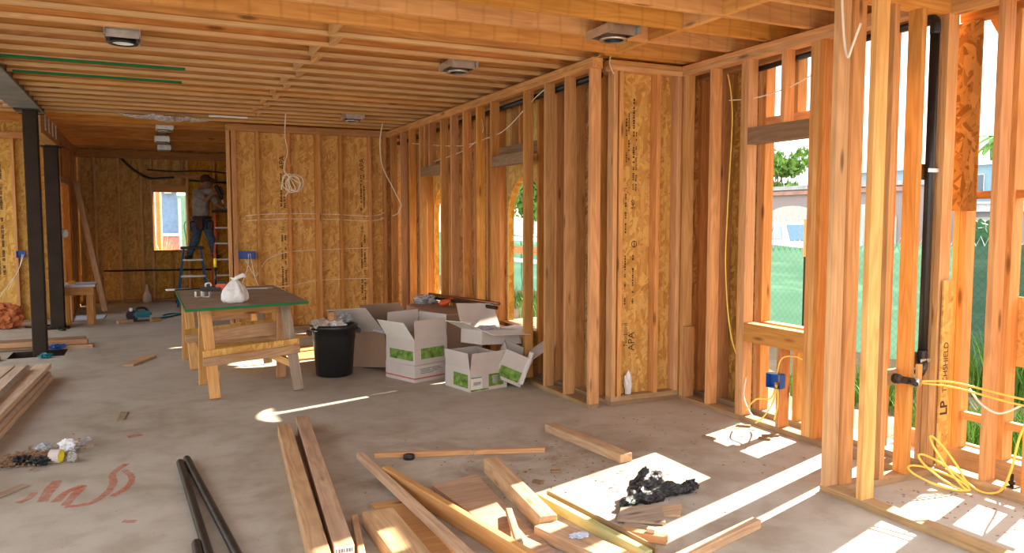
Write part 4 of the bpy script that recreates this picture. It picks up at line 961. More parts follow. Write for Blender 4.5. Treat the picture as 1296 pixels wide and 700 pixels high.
# spray paint marks on the concrete
def mark(pts, w0):
    P = smoothpath([(x, y, .0015) for x, y in pts], 8); bm = bmesh.new(); prev = None
    for i, p in enumerate(P):
        t_ = (P[min(i + 1, len(P) - 1)] - P[max(0, i - 1)]).normalized(); n_ = Vector((-t_.y, t_.x, 0)); ww = w0 * (1 + .3 * mnoise.noise(p * 18))
        cur = (bm.verts.new(p + n_ * ww), bm.verts.new(p - n_ * ww))
        if prev: bm.faces.new((prev[0], prev[1], cur[1], cur[0]))
        prev = cur
    o = bmobj('paint_mark', bm, 'spray', fl, norm=False); o['label'] = 'orange spray paint mark'
n = NT('faded orange spray paint', .9, .1); c = n.obj(0); f = n.noise(c, 30, 5, .7); f2 = n.noise(c, 6, 3)
n.put(n.b.inputs['Alpha'], n.math('MULTIPLY', n.mapr(f, .25, .60, .15, 1), n.mapr(f2, .3, .6, .35, .7))); M['spray'] = n.done((.62, .17, .09))
mark([(-.15, 5.25), (-.22, 5.08), (-.215, 4.87), (-.25, 4.69), (-.32, 4.58), (-.43, 4.58)], 0.020)
mark([(-.545, 4.72), (-.53, 4.9), (-.505, 5.07)], 0.027); mark([(-.43, 4.60), (-.40, 4.75), (-.37, 4.90), (-.44, 4.83), (-.48, 4.68)], 0.024)
mark([(-.16, 5.11), (-.12, 4.95), (-.14, 4.78), (-.21, 4.65)], 0.019); mark([(-.15, 4.235), (-.09, 4.205)], 0.020); mark([(-.16, 5.90), (-.07, 5.93)], 0.034)
mark([(-.60, 4.9), (-.62, 4.8), (-.66, 4.75)], 0.020)

# ------------------------------------------------------------------ left side: lumber stack, pile, bench, boards
M['stack_wood'] = wood('pinkish stacked plank', (.60, .42, .28), (.80, .62, .45), .12, True, False, .15)
for lay, z in enumerate((0, .047, .094)):
    for k in range(4):
        x0 = -.90 - k * .148 - (.01 * lay); off = (.02, -.06, .03, .05)[k] + lay * .07 - (.10 if lay == 1 else 0)
        names = ('right', 'second', 'third', 'left')[k] + (' bottom', ' middle', ' top')[lay]
        ordn = ('bottom', 'middle', 'top')[lay] + ' layer, ' + ('nearest the open floor', 'second from the open floor', 'third from the open floor', 'farthest from the open floor')[k]
        o = beam('plank', (x0, 8.30 + off, z + .023), (x0 - .21, 4.3 + off, z + .023), .14, .044, 'stack_wood', None, bev=.003,
                 label='plank in the stack at the left edge, ' + ordn, cat='plank', group='planks stacked at the left edge')
tube('metal_pipe', [(-1.01, 8.16, .165), (-1.10, 5.6, .165)], .022, 'galv', None, 16, 0, label='shiny metal pipe lying on the plank stack at the left', cat='pipe')
for i, (x1, y, z, ln, m_) in enumerate(((-.84, 10.62, 0, 2.3, 'header'), (-.80, 10.46, .0, 2.4, 'lumber'), (-.66, 10.36, .045, 2.5, 'orange_wood'), (-1.45, 9.72, 0, 1.6, 'lumber'), (-.70, 10.62, .045, 2.4, 'header'))):
    lab = ('long board at the back of the pile behind the steel post, on the floor', 'long board in the pile behind the steel post, at the front on the floor', 'reddish board on top of the pile behind the steel post', 'board lying at the left edge in front of the floor pit', 'dark board on top at the back of the pile behind the steel post')[i]
    o = beam('board', (x1 - ln, y + .05, z + .022), (x1, y, z + .022), .13, .043, m_, None, bev=.003, label=lab, cat='board')
stick('board', (-.60, 10.30), (-1.0, 10.36), .09, .04, 'lumber', 'short board end poking right past the steel post', z0=0)
crumple('wrapper', (-.99, 9.90, -.25), (.10, .08, .05), 'teal', None, 51, .5, 2.6, label='blue-green wrapper in the pit at the steel post foot', cat='wrapper')
crumple('wrapper', (-.96, 10.31, .035), (.09, .05, .035), 'blue_box', None, 52, .5, 2.6, label='blue wrapper on the floor just behind the pit of the steel post', cat='wrapper')
crumple('wrapper', (-1.03, 9.70, .03), (.07, .05, .03), 'teal', None, 53, .5, 2.6, label='green-blue wrapper on the pit edge, right of the steel post foot', cat='wrapper')
crumple('orange_tarp', (-1.83, 12.62, .16), (.26, .2, .19), 'cloth_orange', None, 61, .35, 2.0, 4, flat=None, label='orange fabric bundle on the floor at the far left', cat='bundle')
tube('power_cord', [(-1.55, 12.55, .012), (-1.4, 12.4, .02), (-1.25, 12.6, .012), (-1.1, 12.05, .012), (-1.02, 12.0, .012)], .012, 'black_plastic', None, 8, 6, label='black cord on the floor between the orange bundle and the dark posts', cat='cord')
t = empty('wooden_bench', (-.92, 12.85, 0), label='rough wooden bench with a pale top beside the hallway doorway', cat='bench')
bx('top', -1.13, -.68, 12.5, 13.1, .545, .575, 'wrap', t, bev=.004); bx('apron', -1.11, -.70, 12.52, 12.56, .43, .544, 'stud', t); bx('apron', -1.11, -.70, 13.04, 13.08, .43, .544, 'stud', t)
for x in (-1.10, -.80):
    for y in (12.565, 12.95): bx('leg', x, x + .09, y, y + .085, 0, .544, 'stud', t)
bx('wood_block', -1.02, -.93, 12.6, 12.7, .575, .63, 'stud', None, label='wooden block standing on the pale bench top', cat='block')
for i, dx in enumerate((0, .055, .11)):
    o = beam('leaning_board', (-.62 - dx * .3, 13.9 + dx * 3, .045), (-.98 + dx * .02, 14.1 + dx * 3, 2.10 - dx), .035, .09, 'stud' if i % 2 else 'lumber', None, label=('nearest', 'middle', 'farthest')[i] + ' of the three long boards leaning on the hallway left wall', cat='board', group='boards leaning on the hallway wall')
sheet('pale_patch', [(-1.0, 12.95), (-.62, 13.2), (-.60, 13.8), (-1.02, 13.7)], 'z', .001, .008, 'wrap', None, label='pale flat patch on the floor beneath the bench', cat='sheet')  # thin bluish-white slab laid flat on the floor
crumple('insulator_cup', (-1.02, 12.38, 1.31), (.05, .05, .06), 'pvc', None, 71, .15, 1.5, label='small white plastic cap fixed on the hallway wall end', cat='cap')
# saw with teal hose
t = empty('circular_saw', (-.16, 12.7, 0), R(8), label='teal circular saw standing on the floor of the back hallway', cat='saw')
boxpart('base_plate', -.19, .19, -.10, .10, 0, .012, 'black_metal', t); boxpart('motor', -.05, .20, -.07, .07, .05, .15, 'teal', t, .03)
bm = bmesh.new(); tube_bm(bm, [(-.06, -.02, .085), (-.06, .04, .085)], .085, 28, smooth_k=0); bmobj('blade_guard', bm, 'black_plastic', t, world=False)
bm = bmesh.new(); tube_bm(bm, [(.0, 0, .14), (.0, 0, .185), (.10, 0, .19), (.15, 0, .14)], .018, 10, smooth_k=4); bmobj('handle', bm, 'black_plastic', t, world=False, smooth=True)
boxpart('dust_port', -.10, -.06, -.03, .03, .15, .20, 'pvc', t, .006)
tube('air_hose', [(.04, 12.75, .02), (.2, 12.85, .016), (.35, 13.1, .012), (.5, 13.3, .012), (.35, 13.4, .012), (.2, 13.2, .012), (.3, 13.0, .012), (.55, 13.5, .012)], .013, 'teal', None, 8, 6, label='teal hose winding over the hallway floor from the saw', cat='hose')
stick('wood_scrap', (-.42, 12.5), (-.22, 12.6), .06, .04, 'lumber', 'wood scrap lying against the teal saw, on its left side')
stick('wood_scrap', (.02, 12.55), (.15, 12.6), .06, .04, 'orange_wood', 'reddish wood scrap right of the teal saw')
t = empty('caulk_bottle', (-.02, 15.55, 0), label='white pointed bottle on the floor at the hallway back wall', cat='bottle')
bm = bmesh.new(); lathe_bm(bm, [(.07, 0), (.075, .02), (.07, .12), (.03, .20), (.02, .30), (.012, .32)], 20, cap1=True); bmobj('bottle', bm, 'pvc', t, world=False, smooth=True)
sheet('orange_board', [(1.36, 8.35), (1.80, 8.40), (1.74, 9.25), (1.50, 9.25)], 'z', .0, .02, 'orange_wood', None, label='orange board on the floor between table and trash can', cat='board')
stick('board', (1.0, 10.1), (2.6, 9.98), .2, .03, 'stud_p', 'long pale board lying on the floor in front of the OSB wall')
stick('wood_block', (1.36, 9.1), (1.50, 9.12), .09, .10, 'orange_wood', 'orange wooden block standing behind the sawhorse', 'block')
# ------------------------------------------------------------------ worker and ladders
def ladder(name, xl0, xr0, xl1, xr1, y0, y1, H, steps, mr_, label, cap=True):
    t = empty(name, ((xl0 + xr0) / 2, y0, 0), label=label, cat='ladder')
    for a, b in ((xl0, xl1), (xr0, xr1)):
        beam('rail', (a, y0, 0), (b, y1, H), .035, .07, mr_, t, up=(0, 1, 0))
        beam('rear_rail', (a, y1 + (y1 - y0) * 1.2, 0), (b, y1 + .06, H), .025, .04, mr_, t, up=(0, 1, 0))
    for z in steps:
        f = z / H; x0, x1 = xl0 + (xl1 - xl0) * f, xr0 + (xr1 - xr0) * f; y = y0 + (y1 - y0) * f
        bx('step', x0, x1, y - .05, y + .05, z, z + .028, 'alu', t)
    if cap: bx('top_cap', xl1 - .05, xr1 + .05, y1 - .08, y1 + .14, H, H + .05, 'black_plastic', t, bev=.01)
    return t
ladder('step_ladder', .46, .98, .585, .865, 14.45, 14.75, .98, (.24, .50, .78), 'ladder_blue', 'blue step ladder with black top under the worker')
ladder('step_ladder', 1.06, 1.46, 1.12, 1.40, 14.5, 14.85, 1.62, (.24, .50, .78, 1.06, 1.34), 'ladder_orange', 'orange step ladder partly hidden behind the OSB wall end', True)
W = empty('person', (.9, 14.9, .8), label='worker in grey shirt, jeans and cap stepping across two ladders with a nail gun', cat='person')
hd = Vector((.99, 14.88, 2.16)); neck = Vector((.955, 14.9, 2.04)); sh_l = Vector((.83, 14.86, 1.98)); sh_r = Vector((1.05, 14.80, 1.99))
wst = Vector((.90, 14.94, 1.60)); plv = Vector((.91, 14.95, 1.48)); hl = Vector((.84, 14.93, 1.44)); hr = Vector((.99, 14.93, 1.44))
kl = Vector((.79, 14.74, 1.15)); al = Vector((.69, 14.80, .87)); kr = Vector((1.05, 14.74, 1.14)); ar = Vector((1.10, 14.86, .87))
el = Vector((.97, 14.62, 1.84)); wl_ = Vector((1.09, 14.56, 1.96)); er = Vector((1.16, 14.80, 1.76)); wr_ = Vector((1.33, 14.84, 1.66))
def hand(c, d, up, s=1.):
    d = Vector(d).normalized(); up = Vector(up).normalized(); sd_ = d.cross(up)
    P = [(c, .026, c + d * .06, .032)]
    for k, L in enumerate((.055, .065, .06, .045)):
        b = c + d * .07 + sd_ * (k - 1.5) * .02; m1 = b + d * L * .6 - up * .012; e1 = m1 + d * L * .3 - up * .03
        P += [(b, .0105, m1, .0095), (m1, .0095, e1, .008)]
    tb = c + d * .02 + sd_ * -.035; P += [(tb, .012, tb + d * .035 - sd_ * .012 - up * .02, .010), (tb + d * .035 - sd_ * .012 - up * .02, .010, tb + d * .06 - up * .035, .008)]
    return P
body = [(hd + Vector((0, 0, .02)), .085, hd + Vector((.02, -.01, -.05)), .07), (hd + Vector((.03, -.01, -.06)), .055, hd + Vector((.055, -.015, -.075)), .04), (hd + Vector((.085, -.02, -.01)), .014, hd + Vector((.10, -.02, -.035)), .016),
        (hd + Vector((.0, -.085, -.01)), .018, hd + Vector((.0, -.085, -.04)), .014),
        (neck, .055, hd + Vector((0, 0, -.05)), .052), (neck, .08, wst + Vector((0, 0, .2)), .125), (wst + Vector((0, 0, .2)), .13, plv, .12), (sh_l, .06, sh_r, .06),
        (sh_l, .05, el, .042), (el, .042, wl_, .028), (sh_r, .05, er, .042), (er, .042, wr_, .028),
        (hl, .085, kl, .06), (kl, .058, al, .04), (hr, .085, kr, .06), (kr, .058, ar, .04), (al, .04, al + Vector((-.05, -.10, -.035)), .035), (ar, .04, ar + Vector((.04, -.10, -.035)), .035)]
body += hand(wl_, (1, -.1, .1), (0, -.3, 1)) + hand(wr_, (1, .1, 0), (0, 0, 1))
blob('body', body, 'skin', W, vox=.009, smooth=3, world=True)
blob('shirt', [(neck + Vector((0, .0, -.03)), .075, wst + Vector((0, 0, .22)), .15), (wst + Vector((.0, 0, .24)), .155, wst + Vector((0, 0, -.02)), .135), (sh_l + Vector((0, 0, -.01)), .072, sh_r, .07),
               (sh_l, .066, sh_l.lerp(el, .75), .058), (sh_r, .066, sh_r.lerp(er, .75), .058)], 'shirt', W, vox=.012, smooth=5, world=True)
blob('jeans', [(wst + Vector((0, 0, -.06)), .138, plv, .135), (plv, .12, hl, .105), (plv, .12, hr, .105), (hl, .10, kl, .075), (kl, .075, al + Vector((0, 0, .04)), .058), (hr, .10, kr, .075), (kr, .075, ar + Vector((0, 0, .04)), .058)], 'denim', W, vox=.012, smooth=5, world=True)
for a, dx in ((al, -.06), (ar, .05)):
    blob('boot', [(a + Vector((0, .01, .03)), .056, a + Vector((0, .0, -.025)), .05), (a + Vector((0, 0, -.03)), .044, a + Vector((dx, -.14, -.035)), .04)], 'leather', W, vox=.01, smooth=3, world=True)
blob('cap', [(hd + Vector((0, 0, .045)), .097, hd + Vector((-.01, 0, .055)), .092), (hd + Vector((.05, -.01, .045)), .05, hd + Vector((.15, -.02, .03)), .03), (hd + Vector((.05, .03, .045)), .05, hd + Vector((.14, .03, .03)), .025)], 'cap', W, vox=.009, smooth=3, world=True)
bt = []
for k in range(16):
    a0, a1 = 2 * math.pi * k / 16, 2 * math.pi * (k + 1) / 16
    bt.append((wst + Vector((.155 * math.cos(a0), .15 * math.sin(a0), -.07)), .028, wst + Vector((.155 * math.cos(a1), .15 * math.sin(a1), -.07)), .028))
tb = blob('tool_belt', bt, 'leather', W, vox=.009, smooth=2, world=True)
for x, y, z, w_, m_ in ((.75, 14.86, 1.42, .05, 'black_plastic'), (.86, 14.77, 1.44, .06, 'leather'), (1.03, 14.80, 1.43, .06, 'black_plastic')):
    bx('pouch', x - w_, x + w_, y - .04, y + .03, z - .12, z + .05, m_, tb, bev=.02)
t = empty('nail_gun', (1.15, 14.5, 1.95), label='black and red nail gun held up in the worker left hand', cat='nail gun')
beam('body', (1.12, 14.5, 2.10), (1.22, 14.5, 1.84), .07, .085, 'black_plastic', t, up=(0, 1, 0), bev=.02)
beam('handle', (1.10, 14.5, 1.97), (1.17, 14.5, 1.98), .05, .05, 'red', t, bev=.012); beam('magazine', (1.19, 14.5, 2.08), (1.245, 14.5, 1.92), .04, .05, 'black_metal', t, up=(0, 1, 0), bev=.008)
beam('nose', (1.215, 14.5, 1.86), (1.24, 14.5, 1.78), .025, .03, 'galv', t, up=(0, 1, 0))
t = empty('tool_tray', (1.38, 14.92, 1.66), label='tools lying on the top of the orange ladder', cat='tools')
beam('tray', (1.22, 14.9, 1.69), (1.50, 14.9, 1.69), .14, .025, 'black_plastic', t); beam('metal_tool', (1.27, 14.85, 1.715), (1.46, 14.87, 1.72), .03, .022, 'alu', t)
tube('black_hose', [(-.35, 15.62, 2.58), (-.2, 15.62, 2.42), (.0, 15.62, 2.28), (.15, 15.62, 2.24), (.5, 15.62, 2.27)], .022, 'black_plastic', None, 10, 6, label='black hose sagging across the top of the hallway back wall', cat='hose')
tube('black_hose', [(.05, 15.62, 2.40), (.5, 15.62, 2.38), (1.0, 15.62, 2.40), (1.5, 15.62, 2.36)], .013, 'black_plastic', None, 8, 6, label='thin black cable running level above the hallway window', cat='cable')
tube('black_hose', [(.75, 15.62, 2.22), (1.1, 15.62, 2.20), (1.6, 15.62, 2.18)], .02, 'black_plastic', None, 8, 6, label='thicker black hose level with the worker head on the back wall', cat='hose')

# ------------------------------------------------------------------ outside
n = NT('yard soil', .95, .1); c = n.obj(0); f = n.noise(c, .8, 6, .6); g = n.noise(c, 9, 5, .7)
col = n.mix(f, (.17, .11, .065), (.28, .20, .13)); col = n.mix(n.mapr(g, .5, .7, 0, .5), col, (.34, .27, .2)); n.bump(g, .6, .03); M['soil'] = n.done(col)
n = NT('street', .9, .15); M['street'] = n.done((.20, .19, .18))
bm = bmesh.new(); NX, NY = 40, 60
vs = [[None] * (NY + 1) for _ in range(NX + 1)]
for i in range(NX + 1):
    for j in range(NY + 1):
        x = 4.6 + i * .2; y = -8 + j * .55
        hz = -.42 + .18 * mnoise.noise(Vector((x * .8, y * .5, 0))) + .1 * mnoise.noise(Vector((x * 2.2, y * 1.5, 3))) + (.06 if 7 < x < 9 else 0)
        vs[i][j] = bm.verts.new((x, y, min(hz, -.1)))
for i in range(NX):
    for j in range(NY): bm.faces.new((vs[i][j], vs[i + 1][j], vs[i + 1][j + 1], vs[i][j + 1]))
o = bmobj('yard_ground', bm, 'soil', smooth=True, norm=False); o['kind'] = 'structure'
bm = bmesh.new(); bm.faces.new([bm.verts.new(p) for p in ((-60, -60, -.6), (140, -60, -.6), (140, 140, -.6), (-60, 140, -.6))])
o = bmobj('street_ground', bm, 'street', norm=False); o['kind'] = 'structure'
for x0, y0, x1, y1, z, nm in ((3.62, 5.4, 3.62, 15, -.1, 'a'),): pass
bx('foundation', 3.46, 4.50, 5.37, 5.5, -.5, -.01, 'floor', None, bev=0, kind='structure'); bx('foundation', 4.525, 4.60, -2, 5.4, -.5, -.01, 'floor', None, bev=0, kind='structure')
bx('ledge_board', 4.60, 4.64, 1.0, 3.6, -.02, .10, 'lumber', None, label='board lying along the outside foot of the alcove wall', cat='board')
# fence: chain link posts and green windscreen mesh
n = NT('green windscreen mesh', .8, .15); c = n.obj(0)
sp_ = n.n('ShaderNodeSeparateXYZ'); n.put(sp_.inputs[0], c)
a = n.math('ABSOLUTE', n.math('SUBTRACT', n.math('FRACT', n.math('MULTIPLY', n.math('ADD', sp_.outputs[1], sp_.outputs[2]), 9)), .5))
b = n.math('ABSOLUTE', n.math('SUBTRACT', n.math('FRACT', n.math('MULTIPLY', n.math('SUBTRACT', sp_.outputs[1], sp_.outputs[2]), 9)), .5))
lk = n.math('MAXIMUM', n.mapr(a, .03, .07, 1, 0), n.mapr(b, .03, .07, 1, 0))
w1 = n.noise(n.map(c, (1, 1, 4)), 1.2, 4)
col = n.mix(w1, (.05, .125, .085), (.095, .195, .14)); col = n.mix(n.math('MULTIPLY', lk, .45), col, (.03, .08, .055))
hz = n.mapr(sp_.outputs[2], .55, .62, 0, 1); col = n.mix(n.math('MULTIPLY', n.mapr(n.noise(n.map(c, (1, .4, 6)), 1.5, 3), .55, .7), .4), col, (.15, .27, .20))
tr = n.n('ShaderNodeBsdfTranslucent'); n.put(tr.inputs[0], col); df = n.b; ms = n.n('ShaderNodeMixShader'); ms.inputs[0].default_value = .5
n.t.links.new(df.outputs[0], ms.inputs[1]); n.t.links.new(tr.outputs[0], ms.inputs[2]); n.t.links.new(ms.outputs[0], n.t.nodes['Material Output'].inputs[0])
M['mesh_green'] = n.done(col)
fx = 9.0
t = empty('yard_fence', (fx, 6, -.5), label='chain link fence covered with green windscreen mesh across the yard', cat='fence')
bm = bmesh.new(); rows = []
for i in range(150):
    y = -4 + i * .2; row = []
    for j in range(14):
        f_ = j / 13; top = 1.12 + .16 * max(0, min(1, (9 - y) / 4)) - .06 * abs(math.sin(y * 1.3))
        z = -.46 + (top + .46) * f_
        row.append(bm.verts.new((fx + .05 * mnoise.noise(Vector((y * 1.4, z * 2.5, 0))) + .03 * math.sin(y * 5) * f_, y, z)))
    rows.append(row)
for i in range(149):
    for j in range(13): bm.faces.new((rows[i][j], rows[i + 1][j], rows[i + 1][j + 1], rows[i][j + 1]))
bmobj('windscreen', bm, 'mesh_green', t, smooth=True, norm=False)
for k in range(9): tube('fence_post', [(fx + .12, -3 + k * 3.0 + .55, -.55), (fx + .12, -3 + k * 3.0 + .55, 1.16)], .03, 'galv', t, 8, 0)
bm = bmesh.new()
for i in range(260):
    y = -4 + i * .11; zt = 1.06 + .16 * max(0, min(1, (9 - y) / 4))
    tube_bm(bm, [(fx + .09, y, zt), (fx + .09, y + .055, zt + .12), (fx + .09, y + .11, zt)], .005, 4, smooth_k=0)
bmobj('wire_top', bm, 'alu', t, norm=False)
t = empty('survey_stake', (8.7, 8.35, -.4), label='wooden stake rising above the green fence in front of the car', cat='stake')
beam('stake', (8.85, 8.55, .95), (8.85, 8.55, 1.50), .10, .05, 'stud_p', t); beam('post', (8.85, 8.55, -.5), (8.85, 8.55, .95), .07, .05, 'rust_metal', t)
# weeds and grass
M['leaf'] = plain('weed leaf', (.11, .24, .03), .6, .3, 0, .4, 6, v=.1); M['leaf_tree'] = plain('tree leaf', (.16, .30, .06), .6, .3, 0, .4, 3, v=.1); M['hedge'] = plain('hedge leaf', (.03, .09, .03), .7, .2, 0, .4, 5)
def blades(name, cx, cy, rad, nb, h, m, seed, **kw):
    r_ = random.Random(seed); bm = bmesh.new()
    for i in range(nb):
        a = r_.uniform(0, 6.28); d = rad * math.sqrt(r_.random()); x, y = cx + d * math.cos(a), cy + d * math.sin(a); hh = h * r_.uniform(.5, 1.1); b_ = r_.uniform(0, 6.28); ln = hh * r_.uniform(.2, .6); w_ = r_.uniform(.006, .014)
        px_, py_ = math.cos(b_ + 1.57) * w_, math.sin(b_ + 1.57) * w_; z0 = -.45
        pts = [(x + math.cos(b_) * ln * t_ * t_, y + math.sin(b_) * ln * t_ * t_, z0 + (hh + .12) * t_ * (1 - .2 * t_)) for t_ in (0, .4, .75, 1)]
        l_ = [bm.verts.new((p[0] + px_ * (1 - k * .3), p[1] + py_ * (1 - k * .3), p[2])) for k, p in enumerate(pts)]; q_ = [bm.verts.new((p[0] - px_ * (1 - k * .3), p[1] - py_ * (1 - k * .3), p[2])) for k, p in enumerate(pts)]
        for k in range(3): bm.faces.new((l_[k], q_[k], q_[k + 1], l_[k + 1]))
    o = bmobj(name, bm, m, norm=False); return setprops(o, **kw)
blades('weeds', 6.3, 4.2, .55, 900, .34, 'leaf', 1, label='thick bright green weeds outside, seen past the alcove studs', cat='weeds', kind='stuff')
blades('weeds', 6.0, 2.9, .6, 800, .30, 'leaf', 2, label='green weeds outside at the right edge', cat='weeds', kind='stuff')
blades('weeds', 7.0, 6.0, .8, 700, .30, 'leaf', 3, label='low weeds outside below the tall window', cat='weeds', kind='stuff')
blades('weeds', 8.25, 5.0, .5, 500, .8, 'leaf', 7, label='tall weeds growing along the foot of the green fence', cat='weeds', kind='stuff')
for i, (x, y) in enumerate(((7.5, 13.5), (8.0, 15.5), (7.2, 17.0))): blades('weeds', x, y, .9, 500, .35, 'leaf', 10 + i, label='green weeds in the yard seen through the arched openings', cat='weeds', kind='stuff', group=None)
t = empty('orange_barrier', (8.8, 14.2, 0), label='yellow and orange barrier boards before the fence, seen through the arch', cat='barrier')
for z, m_ in ((.95, 'pvc'), (.62, 'orange_wood'), (.40, 'pvc')): bx('board', 8.7, 8.75, 12.6, 21, z, z + (.10 if m_ == 'pvc' else .2), m_, t)
for y in (12.7, 16, 20.8): bx('post', 8.76, 8.82, y, y + .08, -.5, 1.1, 'stud_p', t)
# garage house beyond the fence
M['stucco'] = plain('beige stucco', (.34, .28, .26), .95, .1, 0, .08, 20); M['stucco_blue'] = plain('pale blue stucco', (.27, .42, .50), .95, .1, 0, .06, 20); M['roof'] = plain('clay roof', (.48, .27, .20), .9, .1, 0, .2, 3); M['roof_grey'] = plain('grey roof', (.42, .42, .40), .9, .1, 0, .15, 3)
M['garage_door'] = plain('cream garage door', (.58, .55, .47), .7, .2); M['trim'] = plain('white trim', (.75, .75, .74), .7, .2); M['stucco_grey'] = plain('grey stucco', (.34, .34, .35), .95, .1, 0, .06, 20); M['win'] = plain('window glass', (.10, .14, .18), .15, .6)
def bpart(name, x0, x1, y0, y1, z0, z1, m, par): return bx(name, x0, x1, y0, y1, z0, z1, m, par, bev=0)
t = empty('garage_building', (30, 34, -.6), label='beige building with arched garage doors beyond the fence, seen through the tall window', cat='building')
bpart('wall', 30, 33.5, 23.2, 48, -.6, 3.0, 'stucco', t); bpart('parapet_trim', 29.85, 30, 23.1, 48, 2.75, 2.95, 'roof', t); bpart('roof', 29.8, 33.6, 23.1, 48, 3.0, 3.2, 'roof_grey', t)
for k in range(5):
    yc = 25.6 + k * 4.4; pts = [(yc - 1.75, -.6), (yc - 1.75, 1.55)] + [(yc - 1.75 * math.cos(math.pi * i / 10), 1.55 + .65 * math.sin(math.pi * i / 10)) for i in range(1, 10)] + [(yc + 1.75, 1.55), (yc + 1.75, -.6)]
    g_ = sheet('garage_door', pts, 'x', 29.93, .06, 'garage_door', t)
    for q in range(1, 8): bx('door_rib', 29.90, 29.93, yc - 1.75 + q * .44 - .015, yc - 1.75 + q * .44 + .015, -.6, 1.75, 'trim', g_, bev=0)
# parked car
t = empty('car', (20.5, 20.2, -.38), R(62), label='white car parked behind the green fence', cat='car')
prof_ = [(-2.2, .45), (-2.25, .85), (-1.9, 1.05), (-1.35, 1.15), (-.6, 1.72), (.9, 1.78), (1.75, 1.55), (2.15, 1.1), (2.2, .5), (1.7, .35), (-1.7, .35)]
bm = bmesh.new(); ra = [bm.verts.new((x, -.9 if z < 1.2 else -.72, z)) for x, z in prof_]; rb = [bm.verts.new((x, .9 if z < 1.2 else .72, z)) for x, z in prof_]
bm.faces.new(ra); bm.faces.new(rb[::-1])
for i in range(len(prof_)): bm.faces.new((ra[i], ra[(i + 1) % len(ra)], rb[(i + 1) % len(rb)], rb[i]))
bmobj('body', bm, 'trim', t, world=False)
for s_ in (-1, 1):
    bm = bmesh.new(); bm.faces.new([bm.verts.new(p) for p in ((-1.15, s_ * .88, 1.22), (-.55, s_ * .75, 1.64), (.25, s_ * .745, 1.68), (.25, s_ * .88, 1.22))]); bm.faces.new([bm.verts.new(p) for p in ((.35, s_ * .88, 1.22), (.35, s_ * .745, 1.68), (1.4, s_ * .76, 1.58), (1.7, s_ * .88, 1.25))])
    o = bmobj('side_window', bm, 'glass_dark', t, world=False, norm=False); q = o.modifiers.new('t', 'SOLIDIFY'); q.thickness = .03; q.offset = 0
    for xw in (-1.4, 1.4):
        bm = bmesh.new(); tube_bm(bm, [(xw, s_ * .95, .34), (xw, s_ * .72, .34)], .34, 24, smooth_k=0); bmobj('wheel', bm, 'black_plastic', t, world=False)
bm = bmesh.new(); bm.faces.new([bm.verts.new(p) for p in ((-1.33, -.68, 1.19), (-1.33, .68, 1.19), (-.66, .62, 1.70), (-.66, -.62, 1.70))]); o = bmobj('windscreen', bm, 'glass_dark', t, world=False, norm=False); q = o.modifiers.new('t', 'SOLIDIFY'); q.thickness = .04; q.offset = 0
def tree(x, y, h, cr, label, seed, n_=2600, ls=.16, tr_=.12):
    r_ = random.Random(seed); t = empty('tree', (x, y, -.6), label=label, cat='tree')
    bm = bmesh.new(); tube_bm(bm, [(0, 0, 0), (.1, .05, h * .35), (-.05, 0, h * .7), (0, 0, h * .85)], tr_, 8, rads=[tr_, tr_ * .4])
    for k in range(7):
        a = r_.uniform(0, 6.28); tube_bm(bm, [(0, 0, h * (.4 + .05 * k)), (math.cos(a) * cr * .4, math.sin(a) * cr * .4, h * (.55 + .05 * k)), (math.cos(a) * cr * .75, math.sin(a) * cr * .75, h * (.65 + .05 * k))], tr_ * .3, 6)
    bmobj('trunk', bm, 'header', t, world=False, smooth=True)
    cl = [(Vector((r_.gauss(0, cr * .42), r_.gauss(0, cr * .42), h * r_.uniform(.5, .98))), r_.uniform(.25, .5) * cr) for _ in range(16)]
    bm = bmesh.new()
    for i in range(n_):
        c_, rr = cl[i % len(cl)]; v = Vector((r_.gauss(0, 1), r_.gauss(0, 1), r_.gauss(0, 1))).normalized() * rr * r_.uniform(.5, 1.05); p = c_ + v
        e_ = Euler((r_.uniform(0, 6), r_.uniform(0, 6), r_.uniform(0, 6))).to_matrix(); s_ = ls * r_.uniform(.6, 1.2)
        bm.faces.new([bm.verts.new(p + e_ @ Vector(q)) for q in ((-s_, 0, 0), (0, -s_ * .45, 0), (s_, 0, 0), (0, s_ * .45, 0))])
    bmobj('foliage', bm, 'leaf_tree', t, world=False, norm=False); return t
tree(42, 43.5, 6.6, 2.0, 'light green tree rising over the garage roof, seen in the tall window', 3, 3000, .28)
tree(17, 34, 5.2, 2.4, 'green tree beyond the fence, seen through the arched opening', 5, 2600, .25)
# blue two-storey house on the right
t = empty('blue_house', (40, 30, -.6), label='pale blue house with a grey roof, seen past the alcove studs', cat='house')
bpart('wall', 40, 50, 23.5, 34.5, -.6, 4.4, 'stucco_blue', t); bpart('fascia', 39.6, 39.75, 23, 35, 4.35, 4.55, 'trim', t)
bm = bmesh.new(); a_ = [bm.verts.new(p) for p in ((39.6, 23, 4.5), (39.6, 35, 4.5), (50.4, 35, 4.5), (50.4, 23, 4.5), (45, 26, 6.3), (45, 32, 6.3))]
for q in ((0, 1, 5, 4), (2, 3, 4, 5), (1, 2, 5), (3, 0, 4), (0, 3, 2, 1)): bm.faces.new([a_[i] for i in q])
bmobj('roof', bm, 'roof_grey', t)
for y in (26.6, 27.15): f_ = bpart('window', 39.93, 40.0, y, y + .45, 2.9, 3.9, 'trim', t); bpart('pane', 39.90, 39.935, y + .04, y + .41, 2.95, 3.85, 'win', f_)
t = empty('grey_house', (33, 27, -.6), label='low grey house with white trim in front of the blue house', cat='house')
bpart('wall', 34, 38.5, 20.2, 30.5, -.6, 1.9, 'stucco_grey', t); bpart('trim_band', 33.8, 34, 20, 30.8, 1.85, 2.2, 'trim', t); bpart('roof', 33.7, 38.6, 20, 30.8, 2.2, 2.3, 'trim', t)
